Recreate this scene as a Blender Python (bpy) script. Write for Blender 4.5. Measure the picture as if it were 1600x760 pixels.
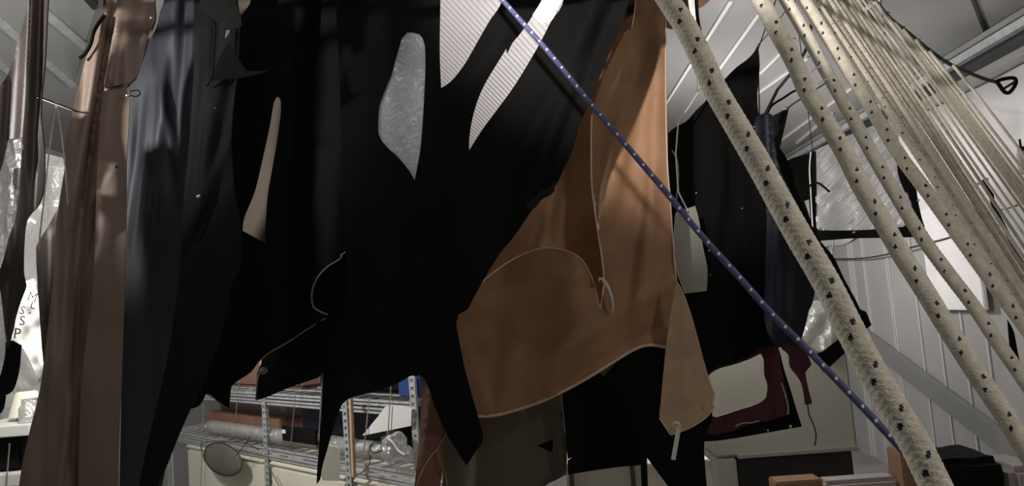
import bpy, bmesh, math, random
from mathutils import Vector, Matrix, noise
from mathutils.geometry import delaunay_2d_cdt
random.seed(7)
R = math.radians
for o in list(bpy.data.objects): bpy.data.objects.remove(o)
scn = bpy.context.scene
col = scn.collection

# ---------------------------------------------------------------- camera, world, lights, exposure
F = 1150.0
CAM = Vector((0, 0, 1.65))
cam_d = bpy.data.cameras.new('camera'); cam = bpy.data.objects.new('camera', cam_d); col.objects.link(cam)
cam_d.sensor_width = 36; cam_d.lens = 36 * F / 1600; cam_d.clip_start = 0.02
Mrot = Matrix.Rotation(R(2), 3, 'Z') @ Matrix.Rotation(R(90 + 5), 3, 'X') @ Matrix.Rotation(R(-4.5), 3, 'Z')
cam.matrix_world = Matrix.Translation(CAM) @ Mrot.to_4x4()
scn.camera = cam
w = bpy.data.worlds.new('world'); scn.world = w; w.use_nodes = True
w.node_tree.nodes['Background'].inputs[0].default_value = (0.75, 0.85, 1, 1)
w.node_tree.nodes['Background'].inputs[1].default_value = 0.012
def lamp(name, kind, loc, energy, color=(1, .95, .88), size=.1, target=None):
    l = bpy.data.lights.new(name, kind); l.energy = energy; l.color = color
    if kind == 'AREA': l.size = size
    else: l.shadow_soft_size = size
    o = bpy.data.objects.new(name, l); col.objects.link(o); o.location = loc
    if target is not None:
        o.rotation_euler = (Vector(target) - Vector(loc)).to_track_quat('-Z', 'Y').to_euler()
    return o
KEY = lamp('workshop_lamp_front', 'POINT', (-0.55, 0.85, 2.75), 5, (1, .95, .9), .09)
def spot(name, loc, target, energy, ang, blend=.7, color=(1, .95, .9), size=.06):
    o = lamp(name, 'SPOT', loc, energy, color, size, target); o.data.spot_size = R(ang); o.data.spot_blend = blend; return o
SP1 = spot('added_spot_left', (-2.05, .45, 2.42), (-1.28, 1.9, 2.46), 190, 48, .9)  # added spot, cone cut so only the upper left garments are lit
SP2 = spot('added_spot_middle', (-.35, .30, 2.50), (.52, 2.4, 2.70), 170, 45, .6, (1, .95, .90), .025)  # added spot, cone kept off the lower lobe of the tan hide
BENCH = lamp('bench_lamp', 'POINT', (1.0, 4.0, 1.95), 13, (1, .96, .92), .12)  # added fill for the cabinet fronts and bench, no fixture there
BACK = lamp('fill_light_wall', 'POINT', (1.25, 6.0, 2.2), 85, (1, .96, .96), .12)  # added fill that brightens the right wall
ROOF = lamp('roof_lamp', 'POINT', (-.55, 4.2, 2.7), 19, (1, .96, .97), .12)  # added fill that whitens the corrugated panel
MID = lamp('fill_light_rack', 'POINT', (-2.15, 3.1, 2.15), 80, (1, .97, .92), .12)  # added fill in front of the rack to brighten its goods
RIGHT = lamp('fill_light_ropes', 'POINT', (1.25, .5, 2.3), 17, (1, .95, .90), .1)  # added fill that brightens the slanting ropes
vs = scn.view_settings
scn.display_settings.display_device = 'sRGB'
vs.view_transform = 'Standard'; vs.look = 'None'; vs.gamma = 1; vs.exposure = 0.0; vs.use_curve_mapping = False

# ---------------------------------------------------------------- helpers
def ray(px, py):
    return Mrot @ Vector(((px - 800) / F, -(py - 380) / F, -1))
def P(px, py, Y):
    d = ray(px, py); return CAM + d * (Y / d.y)
def hit(px, py, p0, n):
    d = ray(px, py); p0 = Vector(p0); n = Vector(n); return CAM + d * ((p0 - CAM).dot(n) / d.dot(n))
def tag(o, label=None, cat=None, group=None, kind=None):
    if label: o['label'] = label
    if cat: o['category'] = cat
    if group: o['group'] = group
    if kind: o['kind'] = kind
    return o
def link(name, me, mats, parent=None, smooth=False):
    if not isinstance(mats, (list, tuple)): mats = [mats]
    for m in mats: me.materials.append(m)
    if smooth:
        for p in me.polygons: p.use_smooth = True
    o = bpy.data.objects.new(name, me); col.objects.link(o)
    if parent: o.parent = parent
    return o
def bm_obj(name, bm, mats, parent=None, smooth=False):
    me = bpy.data.meshes.new(name); bmesh.ops.recalc_face_normals(bm, faces=bm.faces); bm.to_mesh(me); bm.free()
    return link(name, me, mats, parent, smooth)
def empty(name, loc):
    o = bpy.data.objects.new(name, None); col.objects.link(o); o.location = loc; o.empty_display_size = .05
    return o
def under(o, root):
    """parent keeping world place (root has translation only)"""
    o.parent = root; o.matrix_parent_inverse = Matrix.Translation(-Vector(root.location)); return o
def pydata(name, vs_, fs, mats, parent=None, smooth=False):
    me = bpy.data.meshes.new(name); me.from_pydata([tuple(v) for v in vs_], [], fs); me.update()
    o = link(name, me, mats, None, smooth)
    if parent: under(o, parent)
    return o
def add_box(bm, c, s, rot=None, bevel=0):
    m = Matrix.Translation(Vector(c)) @ ((rot.to_4x4()) if rot else Matrix.Identity(4)) @ Matrix.Diagonal((s[0], s[1], s[2], 1))
    r = bmesh.ops.create_cube(bm, size=1, matrix=m)
    if bevel:
        es = set(e for v in r['verts'] for e in v.link_edges)
        bmesh.ops.bevel(bm, geom=list(es), offset=bevel, segments=2, affect='EDGES')
def box_obj(name, c, s, mat, rot=None, bevel=0, parent=None):
    bm = bmesh.new(); add_box(bm, c, s, rot, bevel); o = bm_obj(name, bm, mat)
    if parent: under(o, parent)
    return o
def quad_struct(name, pts, mat):
    o = pydata(name, pts, [tuple(range(len(pts)))], mat); tag(o, kind='structure'); return o
def catmull(pts, n=6):
    out = []
    for i in range(len(pts) - 1):
        p0 = pts[max(i - 1, 0)]; p1 = pts[i]; p2 = pts[i + 1]; p3 = pts[min(i + 2, len(pts) - 1)]
        for k in range(n):
            t = k / n
            out.append(0.5 * ((2 * p1) + (p2 - p0) * t + (2 * p0 - 5 * p1 + 4 * p2 - p3) * t * t + (3 * p1 - p0 - 3 * p2 + p3) * t ** 3))
    out.append(pts[-1].copy()); return out
def resample(pts, step):
    L = [0]
    for a, b in zip(pts, pts[1:]): L.append(L[-1] + (b - a).length)
    n = max(2, int(L[-1] / step) + 1); out = []; j = 0
    for i in range(n):
        s = L[-1] * i / (n - 1)
        while j < len(L) - 2 and L[j + 1] < s: j += 1
        t = (s - L[j]) / max(1e-9, L[j + 1] - L[j]); out.append(pts[j].lerp(pts[j + 1], t))
    return out, L[-1]
def tube_data(pts, rad, seg=8, hfun=None, mfun=None, step=None):
    """swept tube; rad is a number or function of 0..1; hfun(theta, s) scales radius; mfun picks the material"""
    if step: pts, total = resample(pts, step)
    n = len(pts); V = []; Fc = []; mi = []
    up = Vector((0, 0, 1)); t0 = (pts[1] - pts[0]).normalized()
    nrm = t0.cross(up);
    if nrm.length < .01: nrm = t0.cross(Vector((1, 0, 0)))
    nrm.normalize(); s = 0
    for i, p in enumerate(pts):
        t = (pts[min(i + 1, n - 1)] - pts[max(i - 1, 0)]).normalized()
        nrm = (nrm - t * nrm.dot(t)).normalized(); b = t.cross(nrm)
        if i: s += (p - pts[i - 1]).length
        r = rad(i / (n - 1)) if callable(rad) else rad
        for k in range(seg):
            a = 2 * math.pi * k / seg
            rr = r * (hfun(a, s) if hfun else 1)
            V.append(p + (nrm * math.cos(a) + b * math.sin(a)) * rr)
            if i < n - 1:
                Fc.append((i * seg + k, i * seg + (k + 1) % seg, (i + 1) * seg + (k + 1) % seg, (i + 1) * seg + k))
                mi.append(mfun(a + math.pi / seg, s) if mfun else 0)
    Fc.append(tuple(range(seg))); mi.append(0)
    Fc.append(tuple(range((n - 1) * seg, n * seg))); mi.append(0)
    return V, Fc, mi
def tube(name, pts, rad, mats, parent=None, seg=8, step=None, smooth=True, hfun=None, mfun=None, cm=0):
    pts = [Vector(p) for p in pts]
    if cm: pts = catmull(pts, cm)
    V, Fc, mi = tube_data(pts, rad, seg, hfun, mfun, step)
    o = pydata(name, V, Fc, mats, parent, smooth)
    if mfun:
        for p, m in zip(o.data.polygons, mi): p.material_index = m
    return o
def braid(N, p, fleck, every=1):
    """diamond braid of N strands each way; strands listed in fleck are coloured"""
    def cell(a, s):
        u = a * N / (2 * math.pi); return (u + s / p, u - s / p)
    def h(a, s):
        x, y = cell(a, s); fx = x - math.floor(x); fy = y - math.floor(y)
        return 0.935 + 0.105 * math.sin(math.pi * fx) ** .6 * math.sin(math.pi * fy) ** .6
    def m(a, s):
        x, y = cell(a, s); i = math.floor(x) % N; j = math.floor(y)
        return 1 if (i in fleck and (math.floor(x) + j) % 2 == 0) else 0
    return h, m
def pip(x, y, poly):
    c = False; n = len(poly); j = n - 1
    for i in range(n):
        xi, yi = poly[i]; xj, yj = poly[j]
        if (yi > y) != (yj > y) and x < (xj - xi) * (y - yi) / (yj - yi) + xi: c = not c
        j = i
    return c
def smooth_outline(pts, step, soft):
    """densify an outline; corners sharper than ~50 degrees stay, the rest is rounded by a spline"""
    P2 = [Vector((p[0], p[1])) for p in pts]; n = len(P2); out = []
    def corner(i):
        a = (P2[i] - P2[i - 1]); b = (P2[(i + 1) % n] - P2[i])
        return a.length < 1e-6 or b.length < 1e-6 or a.angle(b) > R(48)
    for i in range(n):
        p1 = P2[i]; p2 = P2[(i + 1) % n]
        p0 = p1 if (corner(i) or not soft) else P2[i - 1]
        p3 = p2 if (corner((i + 1) % n) or not soft) else P2[(i + 2) % n]
        m = max(1, int((p2 - p1).length / step))
        for k in range(m):
            t = k / m
            if soft: q = 0.5 * ((2 * p1) + (p2 - p0) * t + (2 * p0 - 5 * p1 + 4 * p2 - p3) * t * t + (3 * p1 - p0 - 3 * p2 + p3) * t ** 3)
            else: q = p1.lerp(p2, t)
            out.append((q.x, q.y))
    return out
def depth_fn(Y, folds=(), nz=0.012, seed=0, tilt=(0, 0), c=(0, 0), nsx=45., nsy=260., sag=0):
    """distance of a hanging sheet: base distance, creases (x0,y0,x1,y1,width,amount) and soft random folds"""
    folds = [(a, b, c_, e, wd, max(-.85 * wd * Y / F, min(.85 * wd * Y / F, am))) for a, b, c_, e, wd, am in folds]
    def f(x, y):
        d = Y + tilt[0] * (x - c[0]) + tilt[1] * (y - c[1])
        for (x0, y0, x1, y1, wd, am) in folds:
            vx, vy = x1 - x0, y1 - y0; L = math.hypot(vx, vy)
            t = ((x - x0) * vx + (y - y0) * vy) / (L * L)
            dist = ((x - x0) * vy - (y - y0) * vx) / L
            over = max(0, -t, t - 1) * L
            d -= am * math.exp(-(dist / wd) ** 2) * math.exp(-(over / 60) ** 2)
        d -= nz * (noise.noise(Vector((x / nsx, y / nsy, seed))) + .45 * noise.noise(Vector((x / nsx * 2.3, y / nsy * 2.1, seed + 7))))
        return d
    return f
def ztop(Y): return 1.65 + 0.515 * Y
def topy(px, Y):
    lo, hi = -400., 400.
    for _ in range(40):
        m = (lo + hi) / 2
        if P(px, m, Y).z > ztop(Y): lo = m
        else: hi = m
    return lo
def sheet(name, outline, df, mats, holes=(), parent=None, thick=.003, step=9, soft=True, edge=None, Y0=None):
    """cloth or leather cut to an outline, hanging at df(x,y); 'T' as y means the height of its rail"""
    if Y0 is None: Y0 = df(outline[0][0], 0)
    o2 = [(p[0], topy(p[0], Y0) if p[1] == 'T' else p[1]) for p in outline]
    poly = smooth_outline(o2, step * .8, soft)
    hs = [smooth_outline([(p[0], topy(p[0], Y0) if p[1] == 'T' else p[1]) for p in h], step * .7, soft) for h in holes]
    pts = list(poly); loops = [list(range(len(poly)))]
    for h in hs:
        loops.append(list(range(len(pts), len(pts) + len(h)))); pts += h
    xs = [p[0] for p in poly]; ys = [p[1] for p in poly]
    rnd = random.Random(3)
    y = min(ys) + step; row = 0
    segs = [(pts[l[i]], pts[l[(i + 1) % len(l)]]) for l in loops for i in range(len(l))]
    bound = {}
    for (a, b) in segs:
        bound.setdefault((int(a[0] // step), int(a[1] // step)), []).append(a)
    while y < max(ys):
        x = min(xs) + (step / 2 if row % 2 else 0)
        while x < max(xs):
            if pip(x, y, poly) and not any(pip(x, y, h) for h in hs):
                ci, cj = int(x // step), int(y // step); ok = True
                for a in range(-1, 2):
                    for b in range(-1, 2):
                        for q in bound.get((ci + a, cj + b), ()):
                            if (q[0] - x) ** 2 + (q[1] - y) ** 2 < (step * .55) ** 2: ok = False
                if ok: pts.append((x, y))
            x += step
        y += step * .87; row += 1
    edges = [(l[i], l[(i + 1) % len(l)]) for l in loops for i in range(len(l))]
    vv, ee, ff, *_ = delaunay_2d_cdt([Vector(p) for p in pts], edges, [], 0, 1e-4)
    faces = []
    for f in ff:
        cx = sum(vv[i].x for i in f) / len(f); cy = sum(vv[i].y for i in f) / len(f)
        if pip(cx, cy, poly) and not any(pip(cx, cy, h) for h in hs):
            a, b, c = vv[f[0]], vv[f[1]], vv[f[2]]
            if (b - a).cross(c - a) > 0: f = f[::-1]
            faces.append(tuple(f))
    V = [P(v.x, v.y, df(v.x, v.y)) for v in vv]
    used = sorted(set(i for f in faces for i in f)); mp = {u: k for k, u in enumerate(used)}
    o = pydata(name, [V[u] for u in used], [tuple(mp[i] for i in f) for f in faces], mats, parent, True)
    md = o.modifiers.new('thickness', 'SOLIDIFY'); md.thickness = thick; md.offset = 0
    if isinstance(mats, (list, tuple)) and len(mats) > 1: md.material_offset_rim = 1
    es = o.modifiers.new('crisp_rim', 'EDGE_SPLIT'); es.split_angle = R(84)
    return o
def edgeline(name, pts, df, r, mat, parent, fwd=.004, cm=6):
    return tube(name, catmull([P(x, y, df(x, y) - fwd) for x, y in pts], cm), r, mat, parent, 6)

# ---------------------------------------------------------------- materials
def mat(name, color, rough=.6, metal=0, bump=0, bscale=200, var=0, vscale=6, spec=.5, sheen=0, stretch=(1, 1, 1), emit=None, detail=4):
    m = bpy.data.materials.new(name); m.use_nodes = True; nt = m.node_tree; b = nt.nodes['Principled BSDF']
    b.inputs['Base Color'].default_value = (*color, 1); b.inputs['Roughness'].default_value = rough
    b.inputs['Metallic'].default_value = metal; b.inputs['Specular IOR Level'].default_value = spec
    if sheen: b.inputs['Sheen Weight'].default_value = sheen
    if emit: b.inputs['Emission Color'].default_value = (*emit[0], 1); b.inputs['Emission Strength'].default_value = emit[1]
    tc = nt.nodes.new('ShaderNodeTexCoord'); mp = nt.nodes.new('ShaderNodeMapping'); mp.inputs['Scale'].default_value = stretch
    nt.links.new(tc.outputs['Object'], mp.inputs[0])
    if var:
        n = nt.nodes.new('ShaderNodeTexNoise'); n.inputs['Scale'].default_value = vscale; n.inputs['Detail'].default_value = detail
        nt.links.new(mp.outputs[0], n.inputs['Vector'])
        r = nt.nodes.new('ShaderNodeValToRGB'); r.color_ramp.elements[0].position = .3; r.color_ramp.elements[1].position = .7
        r.color_ramp.elements[0].color = (*[c * (1 - var) for c in color], 1); r.color_ramp.elements[1].color = (*[min(1, c * (1 + var)) for c in color], 1)
        nt.links.new(n.outputs[0], r.inputs[0]); nt.links.new(r.outputs[0], b.inputs['Base Color'])
    if bump:
        n = nt.nodes.new('ShaderNodeTexNoise'); n.inputs['Scale'].default_value = bscale; n.inputs['Detail'].default_value = 3
        nt.links.new(mp.outputs[0], n.inputs['Vector'])
        bp = nt.nodes.new('ShaderNodeBump'); bp.inputs['Strength'].default_value = bump; bp.inputs['Distance'].default_value = .002
        nt.links.new(n.outputs[0], bp.inputs['Height']); nt.links.new(bp.outputs[0], b.inputs['Normal'])
    return m
def plastic(name, color=(.8, .82, .85), clear=.5, gloss=.3, rough=.12, bscale=18, bstr=.8, back=True, stretch=(1, 1, 1), dist=.02, rotz=0):
    """crinkled clear or milky sheet"""
    m = bpy.data.materials.new(name); m.use_nodes = True; nt = m.node_tree; nt.nodes.clear(); N = nt.nodes.new; L = nt.links.new
    out = N('ShaderNodeOutputMaterial'); tr = N('ShaderNodeBsdfTransparent'); tl = N('ShaderNodeBsdfTranslucent'); df = N('ShaderNodeBsdfDiffuse'); gl = N('ShaderNodeBsdfGlossy')
    tl.inputs[0].default_value = (*color, 1); df.inputs[0].default_value = (*color, 1); gl.inputs['Roughness'].default_value = rough
    tc = N('ShaderNodeTexCoord'); mp = N('ShaderNodeMapping'); mp.inputs['Scale'].default_value = stretch; mp.vector_type = 'TEXTURE' if rotz else 'POINT'
    if rotz: mp.inputs['Rotation'].default_value = (0, -rotz, 0); mp.inputs['Scale'].default_value = (.55, .3, .09)
    L(tc.outputs['Object'], mp.inputs[0])
    n = N('ShaderNodeTexNoise'); n.inputs['Scale'].default_value = bscale; n.inputs['Detail'].default_value = 5; n.inputs['Distortion'].default_value = 1.2
    L(mp.outputs[0], n.inputs['Vector'])
    bp = N('ShaderNodeBump'); bp.inputs['Strength'].default_value = bstr; bp.inputs['Distance'].default_value = dist
    L(n.outputs[0], bp.inputs['Height'])
    for s in (gl, df): L(bp.outputs[0], s.inputs['Normal'])
    a = N('ShaderNodeMixShader'); a.inputs[0].default_value = .5; L(df.outputs[0], a.inputs[1]); L(tl.outputs[0], a.inputs[2])
    b = N('ShaderNodeMixShader'); b.inputs[0].default_value = clear; L(a.outputs[0], b.inputs[1]); L(tr.outputs[0], b.inputs[2])
    c = N('ShaderNodeMixShader'); c.inputs[0].default_value = gloss; L(b.outputs[0], c.inputs[1]); L(gl.outputs[0], c.inputs[2])
    L(c.outputs[0], out.inputs[0]); return m

M = {}
M['tan'] = mat('tan_leather', (.40, .22, .12), .6, bump=.25, bscale=260, var=.13, vscale=9, spec=.3)
M['pale_tan'] = mat('pale_tan_leather', (.52, .36, .23), .65, bump=.25, bscale=260, var=.1, vscale=12, spec=.25)
M['tan_edge'] = mat('tan_cut_edge', (.75, .55, .40), .7)
M['brown'] = mat('brown_coat_cloth', (.25, .185, .15), .45, bump=.2, bscale=500, var=.12, vscale=7, spec=.4)
M['dark_brown'] = mat('dark_brown_cloth', (.062, .046, .041), .38, bump=.2, bscale=500, var=.15, vscale=6, spec=.5)
M['black'] = mat('black_cloth', (.005, .005, .005), .8, bump=.3, bscale=700, var=.2, vscale=8, spec=.14)
M['charcoal'] = mat('charcoal_cloth', (.011, .0113, .012), .7, bump=.3, bscale=600, var=.2, vscale=8, spec=.18)
M['navy'] = mat('navy_cloth', (.026, .031, .043), .5, bump=.2, bscale=600, var=.2, vscale=7, spec=.35)
M['deep_navy'] = mat('deep_navy_cloth', (.008, .008, .020), .5, bump=.2, bscale=600, var=.2, vscale=7, spec=.3)
M['maroon'] = mat('maroon_cloth', (.075, .014, .024), .5, bump=.2, bscale=500, var=.15, spec=.35)
M['taupe'] = mat('taupe_cloth', (.15, .125, .10), .75, bump=.3, bscale=500, var=.1, vscale=8, spec=.2)
M['grey_edge'] = mat('pale_cut_edge', (.30, .29, .26), .8)
M['russet'] = mat('russet_leather', (.24, .13, .085), .7, bump=.2, bscale=400, var=.15)
M['cream_rope'] = mat('cream_rope_fibre', (.78, .72, .60), .8, bump=1, bscale=330, var=.16, vscale=60, spec=.2)
M['drab_rope'] = mat('drab_rope_fibre', (.50, .45, .37), .85, bump=.4, bscale=900, var=.2, vscale=60, spec=.15)
M['fleck'] = mat('navy_rope_tracer', (.012, .016, .04), .7)
M['blue_rope'] = mat('violet_blue_rope_fibre', (.10, .10, .235), .6, bump=.3, bscale=900, var=.25, vscale=90)
M['white_fleck'] = mat('white_rope_tracer', (.85, .85, .9), .6)
M['steel'] = mat('galvanised_steel', (.55, .57, .58), .42, .35, bump=.15, bscale=60, var=.15, vscale=20)
M['paint_steel'] = mat('painted_steel', (.36, .36, .34), .35, .35, var=.1, vscale=4)
M['steel_light'] = mat('pale_rib_paint', (.55, .55, .53), .4)
M['brace'] = mat('grey_brace_paint', (.22, .22, .21), .5)
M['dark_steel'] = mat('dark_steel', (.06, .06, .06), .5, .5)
M['roof'] = mat('grey_roof_panel', (.30, .30, .29), .45, var=.07, vscale=1.5, spec=.4)
M['wallp'] = mat('grey_wall_panel', (.38, .38, .365), .42, var=.08, vscale=1.2, spec=.4)
M['white_wall'] = mat('white_wall_sheet', (.84, .82, .81), .6, var=.06, vscale=3, bump=.4, bscale=8)
M['concrete'] = mat('concrete_floor', (.25, .24, .23), .8, var=.2, vscale=3, bump=.3, bscale=40)
M['skylight'] = mat('white_corrugated_sheet', (.86, .83, .84), .5, spec=.3)
M['cream'] = mat('cream_board', (.76, .73, .62), .7, var=.05, vscale=5)
M['white'] = mat('white_plastic', (.75, .74, .70), .45)
M['paper'] = mat('white_paper', (.82, .82, .80), .8, var=.04)
M['cabinet'] = mat('pale_grey_cabinet', (.38, .38, .33), .45, var=.05, vscale=2)
M['wood'] = mat('pale_wood', (.56, .38, .22), .6, var=.2, vscale=30, stretch=(1, 1, .1))
M['card'] = mat('brown_cardboard', (.27, .16, .09), .8, var=.12)
M['orange'] = mat('orange_board', (.30, .17, .09), .7, var=.1)
M['pinkwhite'] = mat('off_white_cloth', (.42, .38, .38), .8, var=.08)
M['blue'] = mat('blue_plastic', (.02, .06, .25), .4)
M['chrome'] = mat('chrome_snap', (.85, .85, .85), .15, 1)
M['clear'] = plastic('clear_vinyl', (.85, .86, .88), .45, .35, .2, 22, .9)
M['vinyl'] = plastic('creased_clear_vinyl', (.95, .95, .95), .16, .30, .16, 3.2, 1, stretch=(9, 3, 2.2), dist=.05, rotz=R(38))
M['frost'] = plastic('frosted_vinyl', (.66, .70, .76), .08, .18, .3, 60, .5, dist=.008)
M['wrap'] = plastic('clear_wrap', (.85, .85, .85), .35, .45, .12, 25, 1)
M['bag'] = plastic('milky_bag', (.8, .8, .78), .15, .2, .25, 12, .9)
M['lens'] = plastic('smoked_lens', (.30, .27, .22), .25, .2, .1, 10, .1)
M['bulb'] = mat('bulb_glow', (1, .98, .9), .5, emit=((1, .96, .86), 30))
M['ink'] = mat('black_ink', (.03, .03, .03), .7)

# ---------------------------------------------------------------- the building
XR, XL, YB, ZE, PR_ = 2.95, -4.0, 13.2, 3.12, .27
XRI = -.8; ZR = ZE + PR_ * (XR - XRI)
Y0, FL = -2.5, 0.0
quad_struct('floor', [(XL, Y0, 0), (XR, Y0, 0), (XR, YB, 0), (XL, YB, 0)], M['concrete'])
ZL = ZR - PR_ * (XRI - XL)
RN = Vector((PR_, 0, 1)).normalized(); RP = Vector((XR, 0, ZE))          # right slope plane
LN = Vector((-PR_, 0, 1)).normalized(); LP = Vector((XRI, 0, ZR))        # left slope plane
quad_struct('ceiling', [(XR, Y0, ZE), (XR, YB, ZE), (XRI, YB, ZR), (XRI, Y0, ZR)], M['roof'])
quad_struct('ceiling', [(XRI, Y0, ZR), (XRI, YB, ZR), (XL, YB, ZL), (XL, Y0, ZL)], M['roof'])
quad_struct('wall_right', [(XR, Y0, 0), (XR, YB, 0), (XR, YB, ZE), (XR, Y0, ZE)], M['wallp'])
quad_struct('wall_left', [(XL, Y0, 0), (XL, YB, 0), (XL, YB, ZL), (XL, Y0, ZL)], M['wallp'])
quad_struct('wall_back', [(XL, YB, 0), (XR, YB, 0), (XR, YB, ZE), (XRI, YB, ZR), (XL, YB, ZL)], M['wallp'])
quad_struct('wall_front', [(XL, Y0, 0), (XR, Y0, 0), (XR, Y0, ZE), (XRI, Y0, ZR), (XL, Y0, ZL)], M['wallp'])

tn = [0]
def bar(a, b, w_, h_, nrm, mt, name='trim', bev=0, off=0):
    a = Vector(a); b = Vector(b); x = (b - a); L = x.length; x.normalize(); z = Vector(nrm).normalized(); z = (z - x * z.dot(x)).normalized(); y = z.cross(x)
    rot = Matrix((x, y, z)).transposed()
    tn[0] += 1
    o = box_obj(name + '_%d' % tn[0] if name == 'trim' else name, (a + b) / 2 + z * off, (L, w_, h_), mt, rot, bev)
    if name == 'trim': tag(o, kind='structure')
    return o
# eave beam: two flanges and a web coloured dark to stand for its shadow, running the length of the right wall
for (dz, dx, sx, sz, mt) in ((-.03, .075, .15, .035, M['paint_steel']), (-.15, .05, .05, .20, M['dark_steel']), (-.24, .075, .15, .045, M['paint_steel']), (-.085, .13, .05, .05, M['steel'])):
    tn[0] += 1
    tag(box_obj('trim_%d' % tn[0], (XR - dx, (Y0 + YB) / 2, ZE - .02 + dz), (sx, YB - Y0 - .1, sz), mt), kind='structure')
# white seam battens and roof panel joints
for (a, b, w_) in (((1036, 168), (1143, -2), .022), ((1108, 128), (1192, 10), .022), ((1188, 112), (1240, 60), .018), ((1182, 145), (1262, 88), .018), ((1215, 222), (1372, 105), .016), ((1245, 222), (1300, 175), .022), ((1340, 20), (1420, -40), .02)):
    bar(hit(*a, RP, RN), hit(*b, RP, RN), w_, .02, -RN, M['white'], off=.012)
for (a, b) in (((1510, -30), (1556, 90)), ((1345, -10), (1400, 110)), ((1075, 60), (1150, 150))):
    bar(hit(*a, RP, RN), hit(*b, RP, RN), .02, .012, -RN, M['dark_steel'], off=.006)
for (a, b, w_, mt) in (((-20, 14), (35, 62), .05, M['steel']), ((60, 8), (135, 72), .055, M['steel']), ((135, -8), (150, 9), .05, M['dark_steel']), ((50, 75), (115, 132), .045, M['steel']), ((-20, 80), (20, 115), .04, M['steel']),):
    bar(hit(*a, LP, LN), hit(*b, LP, LN), w_, .02, -LN, mt, off=.012)
# sloping rafter on the left
bar(hit(178, -30, LP, LN) - Vector((0, 0, .08)), hit(92, 190, (XL + .08, 0, 0), (1, 0, 0)), .16, .10, (0, -1, 0), M['paint_steel'])
# right wall seams (raised ribs) and brace
WP, WN = (XR, 0, 0), (-1, 0, 0)
for (x0, y0, x1, y1) in ((1312, 545, 1345, 745), (1347, 560, 1376, 735), (1355, 390, 1362, 560), (1382, 400, 1420, 655), (1408, 545, 1416, 640), (1427, 405, 1462, 700), (1461, 470, 1497, 712), (1502, 520, 1535, 712), (1536, 500, 1565, 660), (1330, 420, 1340, 520), (1585, 100, 1625, 470)):
    a = hit(x0, y0, WP, WN); b = hit(x1, y1, WP, WN); ym = (a.y + b.y) / 2
    bar((XR, ym, .02), (XR, ym, ZE - .3), .02, .012, WN, M['steel_light'], off=.006)
a = hit(1352, 520, WP, WN); b = hit(1640, 735, WP, WN)
bar(a, b, .15, .05, WN, M['brace'], off=.06)
# white sheet covering the upper part of the wall
V = []; n = 60
ya, yb = 3.2, 9.6
for i in range(n + 1):
    y = ya + (yb - ya) * i / n
    zb = 2.02 + .02 * math.sin(y * 3.1) + .015 * math.sin(y * 7.7)
    xx = XR - .035 - .012 * math.sin(y * 5)
    V += [(xx, y, ZE - .29), (xx - .006, y, (zb + ZE - .29) / 2), (xx, y, zb)]
o = pydata('wall_liner', V, [(3 * i + k, 3 * i + k + 1, 3 * i + 4 + k, 3 * i + 3 + k) for i in range(n) for k in (0, 1)], M['white_wall'], None, True)
o.modifiers.new('t', 'SOLIDIFY').thickness = .004
tag(o, 'white sheet lining the upper grey wall below the eave beam', 'wall lining')
# white corrugated roof light
ud = ray(2232, 1627).normalized(); cen = P(790, 0, 4.95); vd = (P(735, 235, 7.6) - cen)
SN = ud.cross(vd).normalized(); vd = SN.cross(ud).normalized(); cor = []
for (x, y) in ((670, -40), (915, -40), (690, 250), (800, 250)): cor.append(hit(x, y, cen, SN))
us = [(q - cen).dot(ud) for q in cor]; vv_ = [(q - cen).dot(vd) for q in cor]
u0, u1, v0, v1 = max(min(us), -9), min(max(us), 9), max(min(vv_), -9), min(max(vv_), 9)
PITCH = .062
nv = int((v1 - v0) / (PITCH / 8)); V = []; Fc = []
for j in range(nv + 1):
    v = v0 + (v1 - v0) * j / nv; h = -.009 * math.cos(2 * math.pi * v / PITCH)
    for u in (u0, u1): V.append(cen + ud * u + vd * v + SN * h)
    if j < nv: Fc.append((2 * j, 2 * j + 1, 2 * j + 3, 2 * j + 2))
def clipped(q): return XL < q.x < XR and Y0 < q.y < YB
o = pydata('window_1', V, Fc, M['skylight'], None, True); tag(o, kind='structure')
bm = bmesh.new(); bm.from_mesh(o.data)
XC = P(960, 20, 5.2).x
for co, no in (((0, YB - .02, 0), (0, 1, 0)), (P(560, 100, 6), (-1, 0, 0)), ((XC, 0, 0), (1, 0, 0)), ((0, 4.3, 0), (0, -1, 0))):
    bmesh.ops.bisect_plane(bm, geom=bm.verts[:] + bm.edges[:] + bm.faces[:], plane_co=co, plane_no=no, clear_outer=True)
bm.to_mesh(o.data); bm.free()
# ceiling lamp
lp = P(850, 16, 4.3); rt = empty('ceiling_lamp', lp)
bm = bmesh.new(); bmesh.ops.create_uvsphere(bm, u_segments=20, v_segments=12, radius=.072, matrix=Matrix.Translation(lp)); under(bm_obj('bulb', bm, M['bulb'], smooth=True), rt)
tube('lamp_holder', [lp + Vector((0, 0, .07)), lp + Vector((0, 0, .17))], .035, M['white'], rt, 12)
zt = ZE + PR_ * (XR - lp.x)
tube('cord', [lp + Vector((0, 0, .16)), (lp.x, lp.y, zt)], .006, M['white'], rt, 6)
tag(rt, 'round glowing ceiling lamp seen through the slit in black cloth', 'lamp')
L2 = lamp('ceiling_lamp_light', 'POINT', lp + Vector((0, -.13, -.13)), 9, (1, .94, .86), .06); L2.parent = None

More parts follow.
